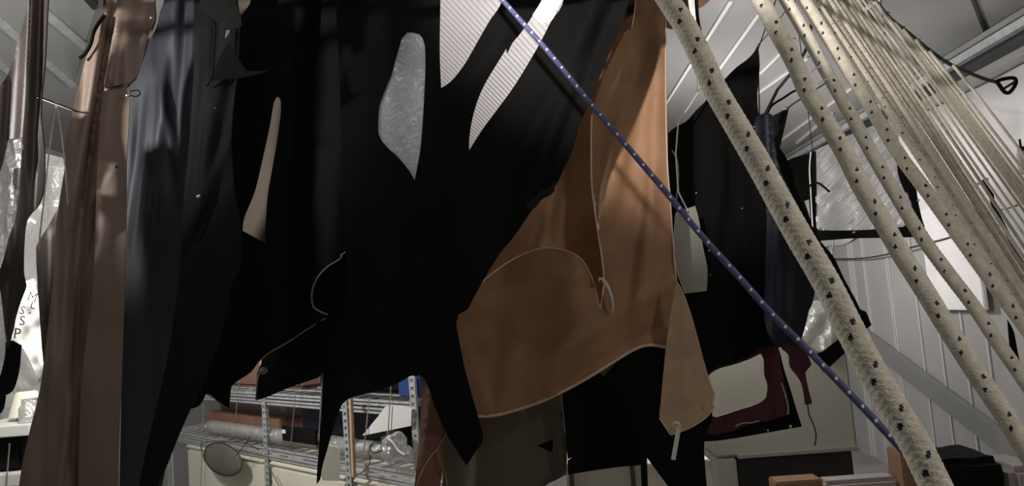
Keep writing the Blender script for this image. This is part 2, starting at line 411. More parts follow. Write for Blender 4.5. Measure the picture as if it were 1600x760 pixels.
# ---------------------------------------------------------------- rails that carry the hides
RAILS = (1.62, 1.8, 2.0, 2.2, 2.42, 2.6, 2.85, 3.05)
for k, Y in enumerate(RAILS):
    z = ztop(Y) + .012; rt = empty('hanging_rail', (0, Y, z))
    tube('pipe', [(-2.2, Y, z), (1.55, Y, z)], .014, M['steel'], rt, 12)
    for x in (-1.9, 1.2):
        zt = ZE + PR_ * (XR - x) if x > XRI else ZR - PR_ * (XRI - x)
        tube('hanger', [(x, Y, z), (x, Y, zt)], .004, M['steel'], rt, 6)
    tag(rt, 'steel pipe rail above the hanging hides, %s from the front' % ('nearest', 'second', 'third', 'fourth', 'fifth', 'sixth', 'seventh', 'farthest')[k], 'rail')

def snap(px, py, Y, r, parent, name='snap_button', mt=None):
    p = P(px, py, Y); bm = bmesh.new(); rot = Vector((0, -1, 0)).to_track_quat('Z', 'Y').to_matrix().to_4x4()
    bmesh.ops.create_uvsphere(bm, u_segments=12, v_segments=8, radius=r, matrix=Matrix.Translation(p) @ rot @ Matrix.Diagonal((1, 1, .45, 1)))
    o = bm_obj(name, bm, mt or M['chrome'], smooth=True); under(o, parent); return o
def root_for(name, px, Y, label, cat, group=None):
    p = P(px, topy(px, Y), Y); rt = empty(name, p); tag(rt, label, cat, group); return rt

# ---- A: dark brown garment at far left
Y = 1.62
rA = root_for('hanging_garment', 60, Y, 'dark brown garment with clear plastic window hanging at far left edge', 'garment')
dfA = depth_fn(Y, [(52, -20, 38, 230, 9, .035), (38, 120, 30, 260, 6, .02), (64, 0, 55, 330, 12, -.02), (20, 400, 14, 540, 6, .015), (5, 60, -20, 400, 14, .03)], .01, 1)
outA = [(40, 'T'), (80, 'T'), (76, 0), (73, 60), (70, 110), (66, 150), (65, 185), (70, 240), (69, 290), (62, 318), (43, 345), (38, 380), (37, 425), (41, 447), (36, 462), (28, 485), (20, 520), (14, 540), (12, 545), (8, 510), (3, 465), (-1, 450), (-14, 440), (-60, 440), (-60, 160), (-10, 140), (10, 120), (21, 92), (27, 70), (35, 45), (42, 20), (46, 0)]
hA = [(13, 218), (33, 215), (34, 240), (32, 262), (22, 264), (21, 285), (27, 308), (25, 340), (14, 375), (8, 398), (1, 420), (-12, 400), (-8, 300), (4, 255)]
sheet('body', outA, dfA, M['dark_brown'], [hA], rA, step=5, Y0=Y)
dw = depth_fn(Y + .006, [], .012, 5, nsx=14, nsy=30)
sheet('clear_window', [(x + (x > 10) * 1.5 - (x < 10) * 1.5, y) for x, y in hA], dw, M['clear'], (), rA, .001, 5)
edgeline('hem', [(45, 0), (41, 90), (40, 150), (35, 216), (33, 262)], dfA, .0009, M['grey_edge'], rA)
# grey black lower piece and pale plastic below it
dl = depth_fn(1.66, [], .01, 9, nsx=20, nsy=60)
rA2 = empty('hanging_garment', P(20, 540, 1.66)); tag(rA2, 'charcoal sleeve end dangling at lower far left', 'garment')
sheet('sleeve', [(10, 535), (20, 532), (33, 540), (31, 565), (27, 590), (19, 612), (9, 618), (5, 640), (-4, 650), (-12, 600), (0, 590), (8, 560)], dl, M['charcoal'], (), rA2, .004, 5)
rb = sheet('hanging_plastic', [(-30, 432), (-2, 445), (3, 465), (8, 510), (12, 550), (6, 590), (-2, 640), (-30, 640)], depth_fn(1.7, [], .02, 11, nsx=10, nsy=25), M['clear'], (), None, .001, 5)
tag(rb, 'crinkled clear plastic strip at the extreme left edge', 'plastic sheet')

# ---- B: brown coat
Y = 1.8
rB = root_for('hanging_coat', 200, Y, 'brown coat with pocket flap and snap buttons hanging at left', 'coat')
fB = [(150, 90, 112, 330, 6, .012), (158, 120, 125, 350, 5, -.01), (168, 150, 140, 380, 6, .012), (135, 330, 120, 520, 7, -.014), (95, 420, 80, 700, 7, -.012), (120, 620, 112, 760, 6, .012), (165, 40, 118, 300, 10, .035), (180, 60, 140, 330, 8, .024), (170, 50, 130, 300, 7, -.014), (150, 330, 122, 560, 9, -.035), (112, 300, 92, 560, 10, .03), (118, 440, 112, 700, 12, -.03), (135, 480, 95, 740, 7, .025), (108, 560, 100, 720, 6, .02), (85, 500, 78, 740, 9, .022), (128, 560, 126, 760, 7, -.03), (165, 250, 155, 420, 10, .02), (195, 250, 155, 300, 6, .010)]
dfB = depth_fn(Y, fB, .012, 2, tilt=(.0006, 0), c=(150, 0))
outB = [(168, 'T'), (246, 'T'), (243, 0), (244, 30), (236, 55), (224, 95), (212, 125), (204, 132), (203, 150), (200, 200), (198, 260), (197, 380), (191, 570), (186, 700), (184, 900), (18, 900), (30, 760), (45, 680), (60, 620), (70, 560), (80, 470), (86, 400), (88, 350), (95, 305), (102, 260), (104, 215), (112, 180), (124, 132), (135, 92), (148, 58), (163, 22)]
sheet('body', outB, dfB, M['brown'], (), rB, step=5, Y0=Y)
dfl = lambda x, y: dfB(x, y) - .02 - .012 * math.exp(-((y - 40) / 12.) ** 2) - .01 * math.exp(-((x - 200) / 14.) ** 2)
fl = sheet('pocket_flap', [(184, -30), (240, -30), (243, 25), (238, 40), (231, 60), (226, 80), (222, 100), (213, 120), (200, 130), (182, 134), (165, 138), (163, 133), (168, 105), (174, 70), (181, 30)], dfl, M['brown'], (), rB, step=6)
edgeline('hem', [(164, 137), (182, 134), (200, 130), (213, 121), (221, 104)], dfl, .0022, M['brown'], fl) if False else None
snap(236, 27, Y - .045, .004, rB); snap(199, 149, Y - .04, .006, rB); snap(182, 261, Y - .045, .004, rB, mt=M['dark_steel'])
tube('strap', [P(163, 24, Y - .01), P(148, 46, Y - .03), P(142, 68, Y - .035), P(133, 84, Y - .03), P(124, 91, Y - .03)], .0045, M['black'], rB, 8, cm=6)
tube('button_loop', [P(203, 143, Y - .02), P(215, 141, Y - .05), P(219, 147, Y - .05), P(212, 151, Y - .05), P(204, 149, Y - .02)], .0016, M['black'], rB, 6, cm=5)
# strip facing (front placket) on its right side
sheet('front_placket', [(160, 143), (182, 140), (203, 136), (203, 150), (201, 200), (198, 260), (197, 380), (191, 570), (186, 700), (184, 900), (118, 900), (123, 740), (127, 620), (135, 530), (143, 480), (147, 420), (149, 380), (151, 290), (156, 200)], lambda x, y: dfB(x, y) * .25 + .75 * Y - .028 - .00012 * (200 - x), M['brown'], (), rB, step=6)

# small dark piece behind the coat
Y = 2.0
r_ = root_for('hanging_garment', 150, Y, 'small dark brown pointed garment half hidden behind the brown coat', 'garment')
sheet('body', [(135, 'T'), (165, 'T'), (140, 200), (110, 280), (88, 330), (73, 358), (59, 382), (57, 395), (59, 440), (63, 500), (66, 540), (68, 566), (74, 545), (84, 500), (110, 470), (150, 300), (185, 'T')], depth_fn(Y, [(75, 380, 75, 500, 10, .02)], .01, 3), M['dark_brown'], (), r_, step=8, Y0=Y)

# ---- C: navy garment
Y = 2.0
rC = root_for('hanging_garment', 280, Y, 'blue-black satin garment with long folds beside the brown coat', 'garment')
fC = [(275, 0, 262, 200, 18, .028), (235, 120, 215, 330, 12, .022), (252, 150, 232, 330, 8, .014), (267, 110, 264, 200, 9, -.02), (292, 0, 277, 260, 13, -.03), (262, 190, 276, 250, 8, .012), (225, 170, 205, 320, 8, -.015), (300, 30, 290, 200, 11, .016)]
dfC = depth_fn(Y, fC, .012, 4, tilt=(0, -.0001), c=(250, 200))
sheet('body', [(258, 'T'), (330, 'T'), (345, 60), (345, 200), (330, 400), (300, 600), (262, 720), (225, 900), (184, 900), (187, 760), (190, 600), (192, 450), (176, 410), (168, 378), (173, 340), (182, 290), (190, 240), (197, 195), (203, 150), (210, 128), (222, 108), (234, 66), (245, 42), (251, 18), (257, 0)], dfC, M['navy'], (), rC, step=5, Y0=Y)

# ---- C2: charcoal garment with collar and snap
Y = 1.8
rD = root_for('hanging_coat', 330, Y, 'charcoal coat with collar, cord and one bright snap button', 'coat')
fD = [(345, 120, 300, 360, 12, .025), (330, 60, 318, 260, 6, .025), (355, 230, 310, 330, 9, .03), (350, 330, 330, 420, 16, .015), (310, 130, 292, 330, 7, .02), (330, 330, 290, 400, 8, -.03)]
dfD = depth_fn(Y, fD, .010, 6)
sheet('body', [(300, 'T'), (362, 'T'), (374, 20), (374, 60), (372, 110), (366, 160), (362, 220), (366, 290), (373, 335), (379, 385), (374, 420), (362, 447), (358, 480), (350, 510), (335, 555), (315, 605), (300, 635), (280, 680), (262, 725), (245, 765), (200, 900), (190, 900), (230, 700), (262, 560), (280, 430), (286, 330), (298, 200), (305, 60)], dfD, M['charcoal'], [[(352, 47), (360, 46), (358, 53), (350, 63)]], rD, step=7, Y0=Y)
dcol = lambda x, y: Y - .045 + .0004 * (y - 40)
sheet('collar', [(306, 'T'), (362, 'T'), (371, 8), (376, 24), (378, 40), (371, 45), (359, 44), (352, 30), (338, 34), (326, 22), (315, 12)], dcol, M['charcoal'], (), rD, step=6, Y0=Y)
sheet('lapel', [(357, 68), (364, 80), (376, 98), (386, 110), (408, 111), (423, 109), (400, 117), (374, 122), (345, 124), (331, 126), (337, 108), (345, 85)], lambda x, y: Y - .045 + .0006 * (x - 340), M['charcoal'], (), rD, step=5)
tube('cord', [P(325, 15, Y - .05), P(331, 28, Y - .05), P(336, 48, Y - .045), P(334, 70, Y - .045), P(334, 95, Y - .045), P(331, 120, Y - .04), P(322, 135, Y - .03)], .0025, M['charcoal'], rD, 6, cm=6)
snap(310, 307, Y - .035, .0055, rD); snap(336, 169, Y - .035, .003, rD, mt=M['dark_steel'])

# ---- D: wide black sheet, left
Y = 2.2
rE = root_for('hanging_sheet', 480, Y, 'wide black cloth with a narrow slot and pale wavy cut edge, left of centre', 'cloth')
fE = [(470, -20, 430, 380, 22, .035), (560, 0, 520, 400, 20, .02), (500, -20, 480, 500, 14, -.02)]
dfE = depth_fn(Y, fE, .012, 12, nsx=60)
outD = [(392, 'T'), (620, 'T'), (620, 340), (582, 345), (577, 360), (565, 381), (545, 392), (534, 398), (531, 405), (512, 417), (497, 433), (488, 455), (489, 478), (500, 487), (512, 492), (508, 500), (480, 515), (450, 535), (420, 552), (405, 565), (392, 582), (374, 594), (362, 604), (360, 620), (358, 640), (340, 628), (330, 618), (322, 616), (312, 634), (296, 640), (300, 600), (325, 540), (340, 400), (350, 200), (362, 60), (379, 22), (392, 0)]
slot = [(434, 151), (438, 155), (439, 175), (433, 220), (426, 262), (418, 310), (414, 380), (396, 370), (379, 361), (382, 340), (398, 300), (410, 250), (421, 200), (428, 160)]
sheet('body', outD, dfE, M['black'], [slot], rE, thick=.0012, step=7, Y0=Y)
edgeline('cut_edge', [(582, 345), (577, 360), (565, 381), (545, 392), (534, 398), (531, 405), (512, 417), (497, 433), (488, 455), (489, 478), (500, 487), (512, 492)], dfE, .0024, M['grey_edge'], rE, cm=4)
edgeline('cut_edge', [(508, 498), (480, 515), (450, 535), (420, 552), (405, 565)], dfE, .0018, M['grey_edge'], rE, cm=4)
edgeline('cut_edge', [(322, 616), (332, 621), (345, 632), (358, 640)], dfE, .0018, M['grey_edge'], rE, cm=4)
# taupe cloth seen through the slot
Y = 2.6
r_ = root_for('hanging_sheet', 420, Y, 'taupe cloth glimpsed through the narrow slot in black cloth', 'cloth')
sheet('body', [(370, 'T'), (470, 'T'), (465, 400), (416, 384), (400, 372), (370, 356), (372, 200)], depth_fn(Y, [], .008, 13), M['taupe'], (), r_, step=12, Y0=Y)
# D2: charcoal sheet hanging lower
Y = 2.42
rE2 = root_for('hanging_sheet', 540, Y, 'black cloth with ragged hem and long thin tail behind the wavy edge', 'cloth')
dfE2 = depth_fn(Y, [(440, 520, 440, 620, 20, .02), (505, 560, 500, 740, 6, .015)], .012, 14)
sheet('body', [(470, 'T'), (640, 'T'), (660, 300), (660, 560), (640, 588), (615, 602), (585, 612), (552, 621), (535, 632), (524, 660), (515, 690), (504, 728), (500, 750), (495, 757), (496, 730), (499, 690), (501, 650), (503, 610), (505, 582), (498, 590), (478, 597), (450, 607), (412, 623), (400, 626), (402, 585), (410, 560), (400, 520), (450, 450), (470, 300)], dfE2, M['charcoal'], (), rE2, step=9, Y0=Y)
edgeline('cut_edge', [(414, 578), (406, 584), (402, 600), (400, 625)], dfE2, .003, M['grey_edge'], rE2, cm=4)
edgeline('cut_edge', [(504, 590), (503, 620), (501, 660)], dfE2, .0022, M['grey_edge'], rE2, cm=4)
tube('loop', [P(405, 582, Y - .03), P(410, 576, Y - .03), P(416, 577, Y - .03), P(417, 581, Y - .03), P(410, 585, Y - .03)], .003, M['grey_edge'], rE2, 6, cm=4)

# ---- E: great black sheet with holes
Y = 2.0
rF = root_for('hanging_sheet', 760, Y, 'large black cloth with three cut openings and forked top in the centre', 'cloth')
fF = [(600, -20, 610, 90, 18, .02), (930, 0, 820, 330, 18, .04), (960, 0, 850, 300, 10, -.03), (900, 100, 800, 260, 16, -.02), (700, 150, 740, 420, 30, .02), (780, 60, 720, 160, 16, .02), (850, 250, 830, 320, 7, .02)]
dfF = depth_fn(Y, fF, .014, 20, nsx=90, nsy=300)
wh = [(644, 50), (655, 53), (663, 68), (665, 100), (663, 150), (660, 200), (656, 240), (648, 282), (640, 268), (622, 246), (603, 228), (592, 211), (591, 190), (593, 165), (601, 142), (612, 115), (620, 88), (628, 60), (636, 51)]
outF = [(520, 'T'), (689, 'T'), (688, 0), (687, 80), (689, 138), (702, 130), (715, 116), (728, 98), (745, 68), (765, 33), (786, -2), (810, 'T'), (880, 'T'), (852, -12), (835, 20), (815, 50), (800, 68), (793, 84), (791, 76), (775, 102), (757, 132), (745, 160), (737, 190), (733, 220), (733, 235), (752, 205), (775, 174), (800, 140), (825, 100), (845, 65), (862, 32), (882, -2), (905, 'T'), (1010, 'T'), (983, 0), (975, 30), (966, 52), (945, 100), (925, 150), (905, 196), (895, 232), (881, 264), (868, 290), (850, 306), (832, 328), (804, 368), (780, 398), (760, 430), (742, 462), (730, 484), (716, 492), (713, 505), (717, 530), (726, 575), (738, 620), (748, 655), (755, 686), (742, 708), (729, 728), (712, 702), (695, 673), (680, 637), (668, 602), (660, 589), (650, 586), (630, 592), (585, 604), (560, 560), (545, 450), (535, 300), (530, 100)]
sheet('body', outF, dfF, M['black'], [wh], rF, step=9, Y0=Y)
sheet('frosted_window', [(629 + (x - 629) * 1.05, 166 + (y - 166) * 1.02) for x, y in wh], lambda x, y: dfF(x, y) + .006, M['frost'], (), rF, .0015, 8)
edgeline('slit_edge', [(1 + 733, 235), (752, 206), (775, 175), (800, 141), (825, 101), (845, 66), (862, 33), (882, -2)], dfF, .0012, M['grey_edge'], rF, fwd=-.001)
# folded tab near the right edge
sheet('tab', [(866, 282), (856, 294), (842, 296), (838, 306), (824, 318), (822, 330), (834, 326), (846, 312), (858, 306), (866, 298)], lambda x, y: dfF(x, y) - .014, M['charcoal'], (), rF, step=5)

# ---- F: tan leather
Y = 2.6
rG = root_for('leather_hide', 900, Y, 'large dark tan leather hide behind the brighter one, beside black cloth', 'leather hide')
fG = [(900, 200, 860, 420, 16, .03), (870, 300, 820, 400, 12, -.02)]
dfG = depth_fn(Y, fG, .014, 31)
sheet('body', [(975, 'T'), (1030, 'T'), (1035, 60), (1020, 400), (960, 520), (900, 520), (760, 520), (735, 470), (760, 400), (820, 310), (880, 230), (930, 130), (955, 70), (975, 34), (998, 2)], dfG, M['tan'], (), rG, step=10, Y0=Y)
Y = 2.42
rH = root_for('leather_hide', 1000, Y, 'bright tan leather hide with pale cut edge and rounded lower lobe', 'leather hide')
fH = [(985, 60, 945, 300, 9, .022), (1030, 40, 1015, 300, 7, .018), (1035, 10, 960, 140, 7, .02), (1020, 70, 950, 330, 13, .03), (1000, 120, 985, 260, 14, -.02), (1035, 120, 1005, 460, 14, .03), (1015, 250, 980, 470, 10, -.02), (740, 480, 960, 470, 20, .012), (1050, 440, 860, 560, 16, .03), (1048, 500, 880, 600, 12, -.02), (760, 475, 870, 440, 14, .03), (740, 560, 800, 540, 20, -.02), (900, 520, 870, 600, 18, .02), (820, 480, 790, 620, 18, .02), (900, 400, 900, 480, 16, .025), (745, 590, 760, 640, 10, .02), (975, 45, 1030, 10, 6, -.012)]
dfH = depth_fn(Y, fH, .012, 33, nsx=50)
outH = [(1000, 'T'), (1052, 'T'), (1040, 25), (1040, 100), (1041, 190), (1043, 260), (1047, 310), (1051, 370), (1057, 440), (1060, 480), (1055, 520), (1048, 545), (1030, 541), (1010, 540), (988, 548), (960, 565), (920, 590), (880, 612), (840, 630), (800, 643), (770, 650), (745, 651), (700, 650), (690, 560), (700, 500), (720, 475), (737, 462), (755, 440), (780, 420), (800, 407), (820, 397), (850, 388), (880, 391), (904, 402), (920, 424), (930, 452), (937, 484), (941, 465), (944, 440), (941, 405), (932, 345), (925, 290), (924, 220), (925, 180), (936, 140), (952, 100), (976, 52), (990, 30)]
sheet('body', outH, dfH, [M['tan'], M['tan_edge']], (), rH, step=8, Y0=Y)
for pts, r in (([(1048, 545), (1030, 541), (1010, 540), (988, 548), (960, 565), (920, 590), (880, 612), (840, 630), (800, 643), (770, 650), (745, 651)], .0042),
               ([(737, 462), (755, 440), (780, 420), (800, 407), (820, 397), (850, 388), (880, 391), (904, 402), (920, 424), (930, 452), (937, 484)], .002),
               ([(925, 180), (924, 220), (925, 290), (932, 345), (941, 405), (944, 440), (941, 465), (937, 484)], .002),
               ([(1040, 25), (1040, 100), (1041, 190), (1043, 260), (1047, 310), (1051, 370), (1057, 440)], .002)):
    edgeline('cut_edge', pts, dfH, r * 1.25, M['tan_edge'], rH, fwd=.003, cm=5)
dfS = lambda x, y: Y - .075 - .0005 * abs(y - 560) * (y < 560) - .02 * math.exp(-((x - 1075) / 20.) ** 2) + .02
fs = sheet('folded_flap', [(1057, 440), (1066, 455), (1078, 488), (1090, 530), (1100, 568), (1110, 600), (1117, 617), (1113, 630), (1116, 636), (1104, 652), (1080, 668), (1063, 675), (1048, 680), (1040, 668), (1031, 654), (1033, 625), (1036, 590), (1041, 540), (1048, 490)], dfS, [M['pale_tan'], M['tan_edge']], (), rH, step=6); fs['label'] = 'paler folded leather flap'
edgeline('cut_edge', [(1057, 440), (1066, 455), (1078, 488), (1090, 530), (1100, 568), (1110, 600), (1117, 617)], dfS, .0016, M['tan_edge'], rH, fwd=.001, cm=5)
edgeline('cut_edge', [(1116, 636), (1104, 652), (1080, 668), (1063, 675), (1048, 680)], dfS, .0022, M['tan_edge'], rH, fwd=.001, cm=5)
edgeline('cut_edge', [(1048, 680), (1040, 668), (1031, 654)], dfS, .0022, M['tan_edge'], rH, fwd=.001, cm=5)
snap(1105, 633, Y - .085, .004, rH, 'stud')
# white tags
t1 = tube('tie_tag', [P(936, 437, Y - .05), P(943, 439, Y - .055), P(950, 449, Y - .06), P(955, 462, Y - .06), P(958, 476, Y - .06), P(957, 490, Y - .05)], lambda t: .0075 - .0055 * t, M['white'], None, 8, cm=6)
tag(t1, 'curved white cable tie poking out of the bright tan leather', 'cable tie')
bm = bmesh.new(); bmesh.ops.create_uvsphere(bm, u_segments=10, v_segments=6, radius=.0035, matrix=Matrix.Translation(P(939, 439, Y - .068)))
under(bm_obj('eyelet', bm, M['ink'], smooth=True), t1) if False else bm_obj('eyelet', bm, M['ink'], smooth=True)
ey = bpy.data.objects['eyelet']; ey.parent = t1
rt = empty('tie_tag', P(1056, 664, Y - .1)); tag(rt, 'straight white tie strip hanging from tip of folded tan flap', 'cable tie')
tube('loop', [P(1053, 664, Y - .11), P(1055, 661, Y - .115), P(1060, 662, Y - .115), P(1062, 668, Y - .11)], .005, M['white'], rt, 8, cm=5)
a, b = P(1061, 667, Y - .11), P(1052, 719, Y - .11); bar_ = bar(a, b, .013, .003, (0, -1, 0), M['white'], name='strip'); under(bar_, rt)

# ---- H: black and navy garments at right
Y = 2.85
rI = root_for('hanging_sheet', 1185, Y, 'black pointed cloth hanging behind the thick flecked rope', 'cloth')
fI = [(1125, 300, 1105, 480, 9, .04), (1095, 200, 1090, 400, 14, -.02), (1160, 150, 1150, 460, 14, .02), (1145, 280, 1165, 480, 8, -.03)]
dfI = depth_fn(Y, fI, .016, 41)
sheet('body', [(1184, 70), (1187, 100), (1186, 180), (1230, 250), (1262, 330), (1272, 380), (1272, 460), (1262, 490), (1252, 520), (1235, 543), (1215, 541), (1190, 545), (1170, 556), (1135, 570), (1122, 572), (1105, 586), (1090, 560), (1070, 520), (1050, 440), (1044, 330), (1044, 208), (1056, 198), (1072, 190), (1088, 172), (1104, 156), (1108, 140), (1116, 140), (1132, 124), (1150, 106), (1166, 94), (1178, 82)], dfI, M['black'], (), rI, step=8, Y0=Y)
tube('hanging_cord', [P(1184, 71, Y), P(1196, 58, Y), P(1218, 30, Y), P(1240, 0, Y), P(1262, topy(1262, Y) + 4, Y)], .002, M['dark_steel'], rI, 6)
edgeline('cut_edge', [(1122, 568), (1138, 556), (1152, 541)], dfI, .004, M['charcoal'], rI)
tube('thread', [P(1050, 235, Y - .03), P(1058, 250, Y - .03), P(1060, 275, Y - .03), P(1058, 300, Y - .03), P(1056, 322, Y - .03)], .0025, M['grey_edge'], rI, 6, cm=5)
for (x, y) in ((1178, 198), (1088, 302), (1108, 392), (1160, 326), (1110, 430)): snap(x, y, Y - .05, .003, rI, 'stud')
Y = 2.6
rNV = r_ = root_for('hanging_garment', 1210, Y, 'deep navy garment with puckered neck hanging behind the flecked rope', 'garment')
dfJ = depth_fn(Y, [(1196, 180, 1200, 260, 5, -.03), (1210, 190, 1212, 260, 8, .03), (1220, 300, 1215, 500, 14, .04), (1245, 330, 1240, 500, 10, .02)], .012, 44)
sheet('body', [(1186, 180), (1196, 176), (1204, 178), (1213, 188), (1218, 200), (1214, 213), (1209, 214), (1213, 240), (1218, 262), (1235, 300), (1255, 340), (1268, 375), (1272, 430), (1272, 462), (1264, 485), (1258, 510), (1248, 541), (1235, 540), (1212, 544), (1195, 500), (1196, 420), (1198, 340), (1190, 280), (1180, 220), (1180, 190)], dfJ, M['deep_navy'], (), r_, step=7, Y0=Y)
tube('strap', [P(1198, 180, Y), P(1206, 165, Y), P(1226, 152, Y - .02), P(1240, 143, Y - .02), P(1258, 137, Y)], .0045, M['black'], r_, 6, cm=6)
tube('hanging_cord', [P(1196, 178, Y), P(1215, 140, Y), P(1248, 100, Y), P(1262, 72, Y), P(1300, topy(1300, Y), Y)], .006, M['dark_steel'], r_, 6)
r2 = root_for('hanging_garment', 1222, 2.85, 'grey pointed scrap with bright stud beside the puckered navy neck', 'garment')
sheet('body', [(1233, 168), (1228, 190), (1220, 225), (1216, 240), (1205, 230), (1206, 186), (1214, 178)], lambda x, y: 2.78, M['charcoal'], (), r2, step=5)
snap(1228, 170, 2.75, .006, r2, 'stud')
tube('cord', [P(1229, 170, 2.78), P(1240, 162, 2.8), P(1262, 148, 2.82), P(1290, 130, 2.85)], .003, M['dark_steel'], r2, 6)
r2.location = P(1228, 170, 2.78)
for c in r2.children: c.matrix_parent_inverse = Matrix.Translation(-Vector(r2.location))

# black strap frame to the right of the big rope
dq = lambda x, y: 2.85 + .0004 * (x - 1300)
o = sheet('hanging_strap', [(1262, 340), (1280, 375), (1302, 402), (1318, 435), (1336, 468), (1344, 484), (1352, 487), (1361, 508), (1351, 517), (1340, 505), (1326, 490), (1328, 530), (1325, 546), (1302, 568), (1287, 582), (1276, 568), (1265, 556), (1284, 550), (1300, 538), (1316, 526), (1318, 500), (1312, 470), (1298, 440), (1280, 420), (1262, 400)], dq, M['black'], (), None, .006, 7)
tag(o, 'black bent strap with square ends behind the thick flecked rope', 'strap')
# white pocket or panel
o = sheet('hanging_card', [(1056, 332), (1086, 322), (1092, 345), (1098, 385), (1105, 420), (1104, 455), (1070, 459), (1057, 420), (1053, 370)], lambda x, y: 2.72 + .0003 * (x - 1080), M['cabinet'], (), None, .004, 7)
tube('hanging_wire', [P(1075, 330, 2.7), P(1060, 300, 2.7), P(1056, 240, 2.7), P(1060, 190, 2.7), P(1078, 165, 2.7), P(1092, 143, 2.7), P(1090, 60, 2.65), P(1088, topy(1088, 2.6), 2.6)], .0028, M['white'], o, 6); tag(o, 'pale grey rounded plastic card hanging between tan leather and black cloth', 'card')

# ---- maroon and black window panel
Y = 3.05
rK = empty('window_panel', P(1190, 540, Y)); tube('hanging_cord', [P(1196, 530, Y), P(1184, 78, Y), P(1262, topy(1262, Y), Y)], .003, M['dark_steel'], rK, 6); tag(rK, 'maroon and black framed cover with cut-out window hanging low', 'panel')
dk = depth_fn(Y, [], .012, 50, tilt=(-.0004, 0), c=(1180, 600))
win = [(1108, 586), (1122, 577), (1150, 569), (1172, 561), (1188, 553), (1193, 562), (1194, 585), (1199, 603), (1197, 622), (1184, 631), (1150, 642), (1118, 652), (1106, 646), (1104, 620)]
sheet('maroon_border', [(1060, 520), (1215, 520), (1218, 560), (1224, 590), (1232, 625), (1234, 648), (1200, 658), (1170, 663), (1150, 672), (1112, 680), (1100, 672), (1085, 640), (1080, 580)], dk, M['maroon'], [win], rK, step=7)
dk2 = lambda x, y: dk(x, y) + .015
sheet('black_border', [(1190, 515), (1214, 540), (1225, 577), (1236, 612), (1245, 642), (1253, 667), (1225, 672), (1190, 678), (1150, 685), (1110, 690), (1060, 690), (1060, 668), (1110, 668), (1160, 655), (1215, 640), (1212, 600), (1200, 560)], dk2, M['black'], (), rK, step=7)
edgeline('glint_strip', [(1221, 598), (1228, 620), (1232, 640), (1231, 648)], dk, .0035, M['grey_edge'], rK)  # pale tubes laid in as glints along the border
edgeline('glint_strip', [(1149, 667), (1160, 662), (1175, 661), (1186, 658)], dk, .0035, M['grey_edge'], rK)
snap(1235, 667, Y - .06, .006, rK, 'stud'); snap(1200, 673, Y - .05, .004, rK, 'stud')
o = sheet('torn_strip', [(1212, 530), (1250, 530), (1254, 545), (1262, 556), (1268, 570), (1258, 582), (1262, 605), (1269, 631), (1258, 633), (1254, 606), (1248, 592), (1234, 573), (1232, 555), (1222, 546)], depth_fn(2.75, [], .012, 52), M['maroon'], (), rNV, .004, 6)
o['label'] = 'torn maroon strip'
tube('thread', [P(1262, 632, 2.75), P(1264, 648, 2.75), P(1271, 664, 2.76), P(1275, 680, 2.76), P(1273, 697, 2.76)], .003, M['dark_brown'], rNV, 6, cm=6)

# ---- lower pieces
Y = 2.85
r_ = root_for('hanging_sheet', 960, Y, 'black cloth hanging under the tan hide with two pointed tails', 'cloth')
sheet('body', [(985, 'T'), (1030, 'T'), (1040, 300), (1080, 560), (1112, 640), (1106, 672), (1100, 700), (1108, 800), (1075, 800), (1045, 762), (1011, 716), (1013, 800), (1004, 800), (1001, 727), (960, 731), (920, 737), (887, 742), (887, 720), (897, 713), (885, 620), (860, 560), (940, 300)], depth_fn(Y, [], .012, 60), M['black'], (), r_, step=10, Y0=Y)
sheet('fold_tip', [(932, 578), (958, 560), (972, 552), (958, 572), (943, 589)], lambda x, y: 2.75, M['taupe'], (), r_, step=5)
Y = 3.05
r_ = root_for('hanging_sheet', 790, Y, 'taupe cloth with small black triangular notch hanging below tan hide', 'cloth')
dI = depth_fn(Y, [(820, 600, 820, 740, 12, .02), (750, 650, 745, 760, 10, .02), (876, 620, 884, 740, 5, .02)], .012, 62)
sheet('body', [(720, 420), (850, 430), (872, 560), (877, 620), (881, 660), (886, 700), (885, 742), (870, 750), (850, 761), (830, 790), (686, 790), (692, 740), (688, 700), (696, 672), (700, 560)], dI, [M['taupe'], M['grey_edge']], [[(838, 697), (865, 686), (864, 708)]], r_, step=9, Y0=Y)
tube('hanging_cord', [P(735, 422, Y), P(678, 120, Y), P(672, topy(672, Y), Y)], .004, M['dark_steel'], r_, 6)
sheet('black_backing', [(830, 680), (872, 680), (872, 715), (830, 715)], lambda x, y: Y + .03, M['black'], (), r_, step=8)
Y = 2.98
o = sheet('hanging_strip', [(868, 560), (892, 560), (896, 610), (899, 660), (900, 705), (896, 714), (887, 718), (885, 690), (880, 640), (876, 605)], lambda x, y: 2.98, M['charcoal'], (), None, .004, 7)
tube('hanging_cord', [P(875, 562, 2.98), P(688, 300, 2.98), P(676, 120, 2.98), P(671, topy(671, 2.98), 3.05)], .004, M['dark_steel'], o, 6); tag(o, 'narrow dark grey strip between taupe cloth and lower black cloth', 'cloth')
Y = 2.6
r_ = root_for('hanging_sheet', 670, Y, 'russet leather piece with crossed cords at its lower edge', 'leather piece')
sheet('body', [(670, 440), (740, 430), (765, 500), (750, 640), (715, 672), (697, 672), (688, 690), (694, 720), (688, 760), (684, 800), (643, 800), (650, 740), (655, 690), (658, 640), (660, 600), (656, 560)], depth_fn(Y, [(680, 600, 668, 700, 10, .02)], .01, 64), M['russet'], (), r_, step=9, Y0=Y)
tube('hanging_cord', [P(690, 440, Y), P(676, 120, Y), P(674, topy(674, Y), Y)], .004, M['dark_steel'], r_, 6)
tube('cord', [P(700, 672, Y - .02), P(684, 700, Y - .03), P(668, 722, Y - .03), P(655, 748, Y - .03), P(648, 780, Y - .02)], .0022, M['tan'], r_, 6, cm=6)
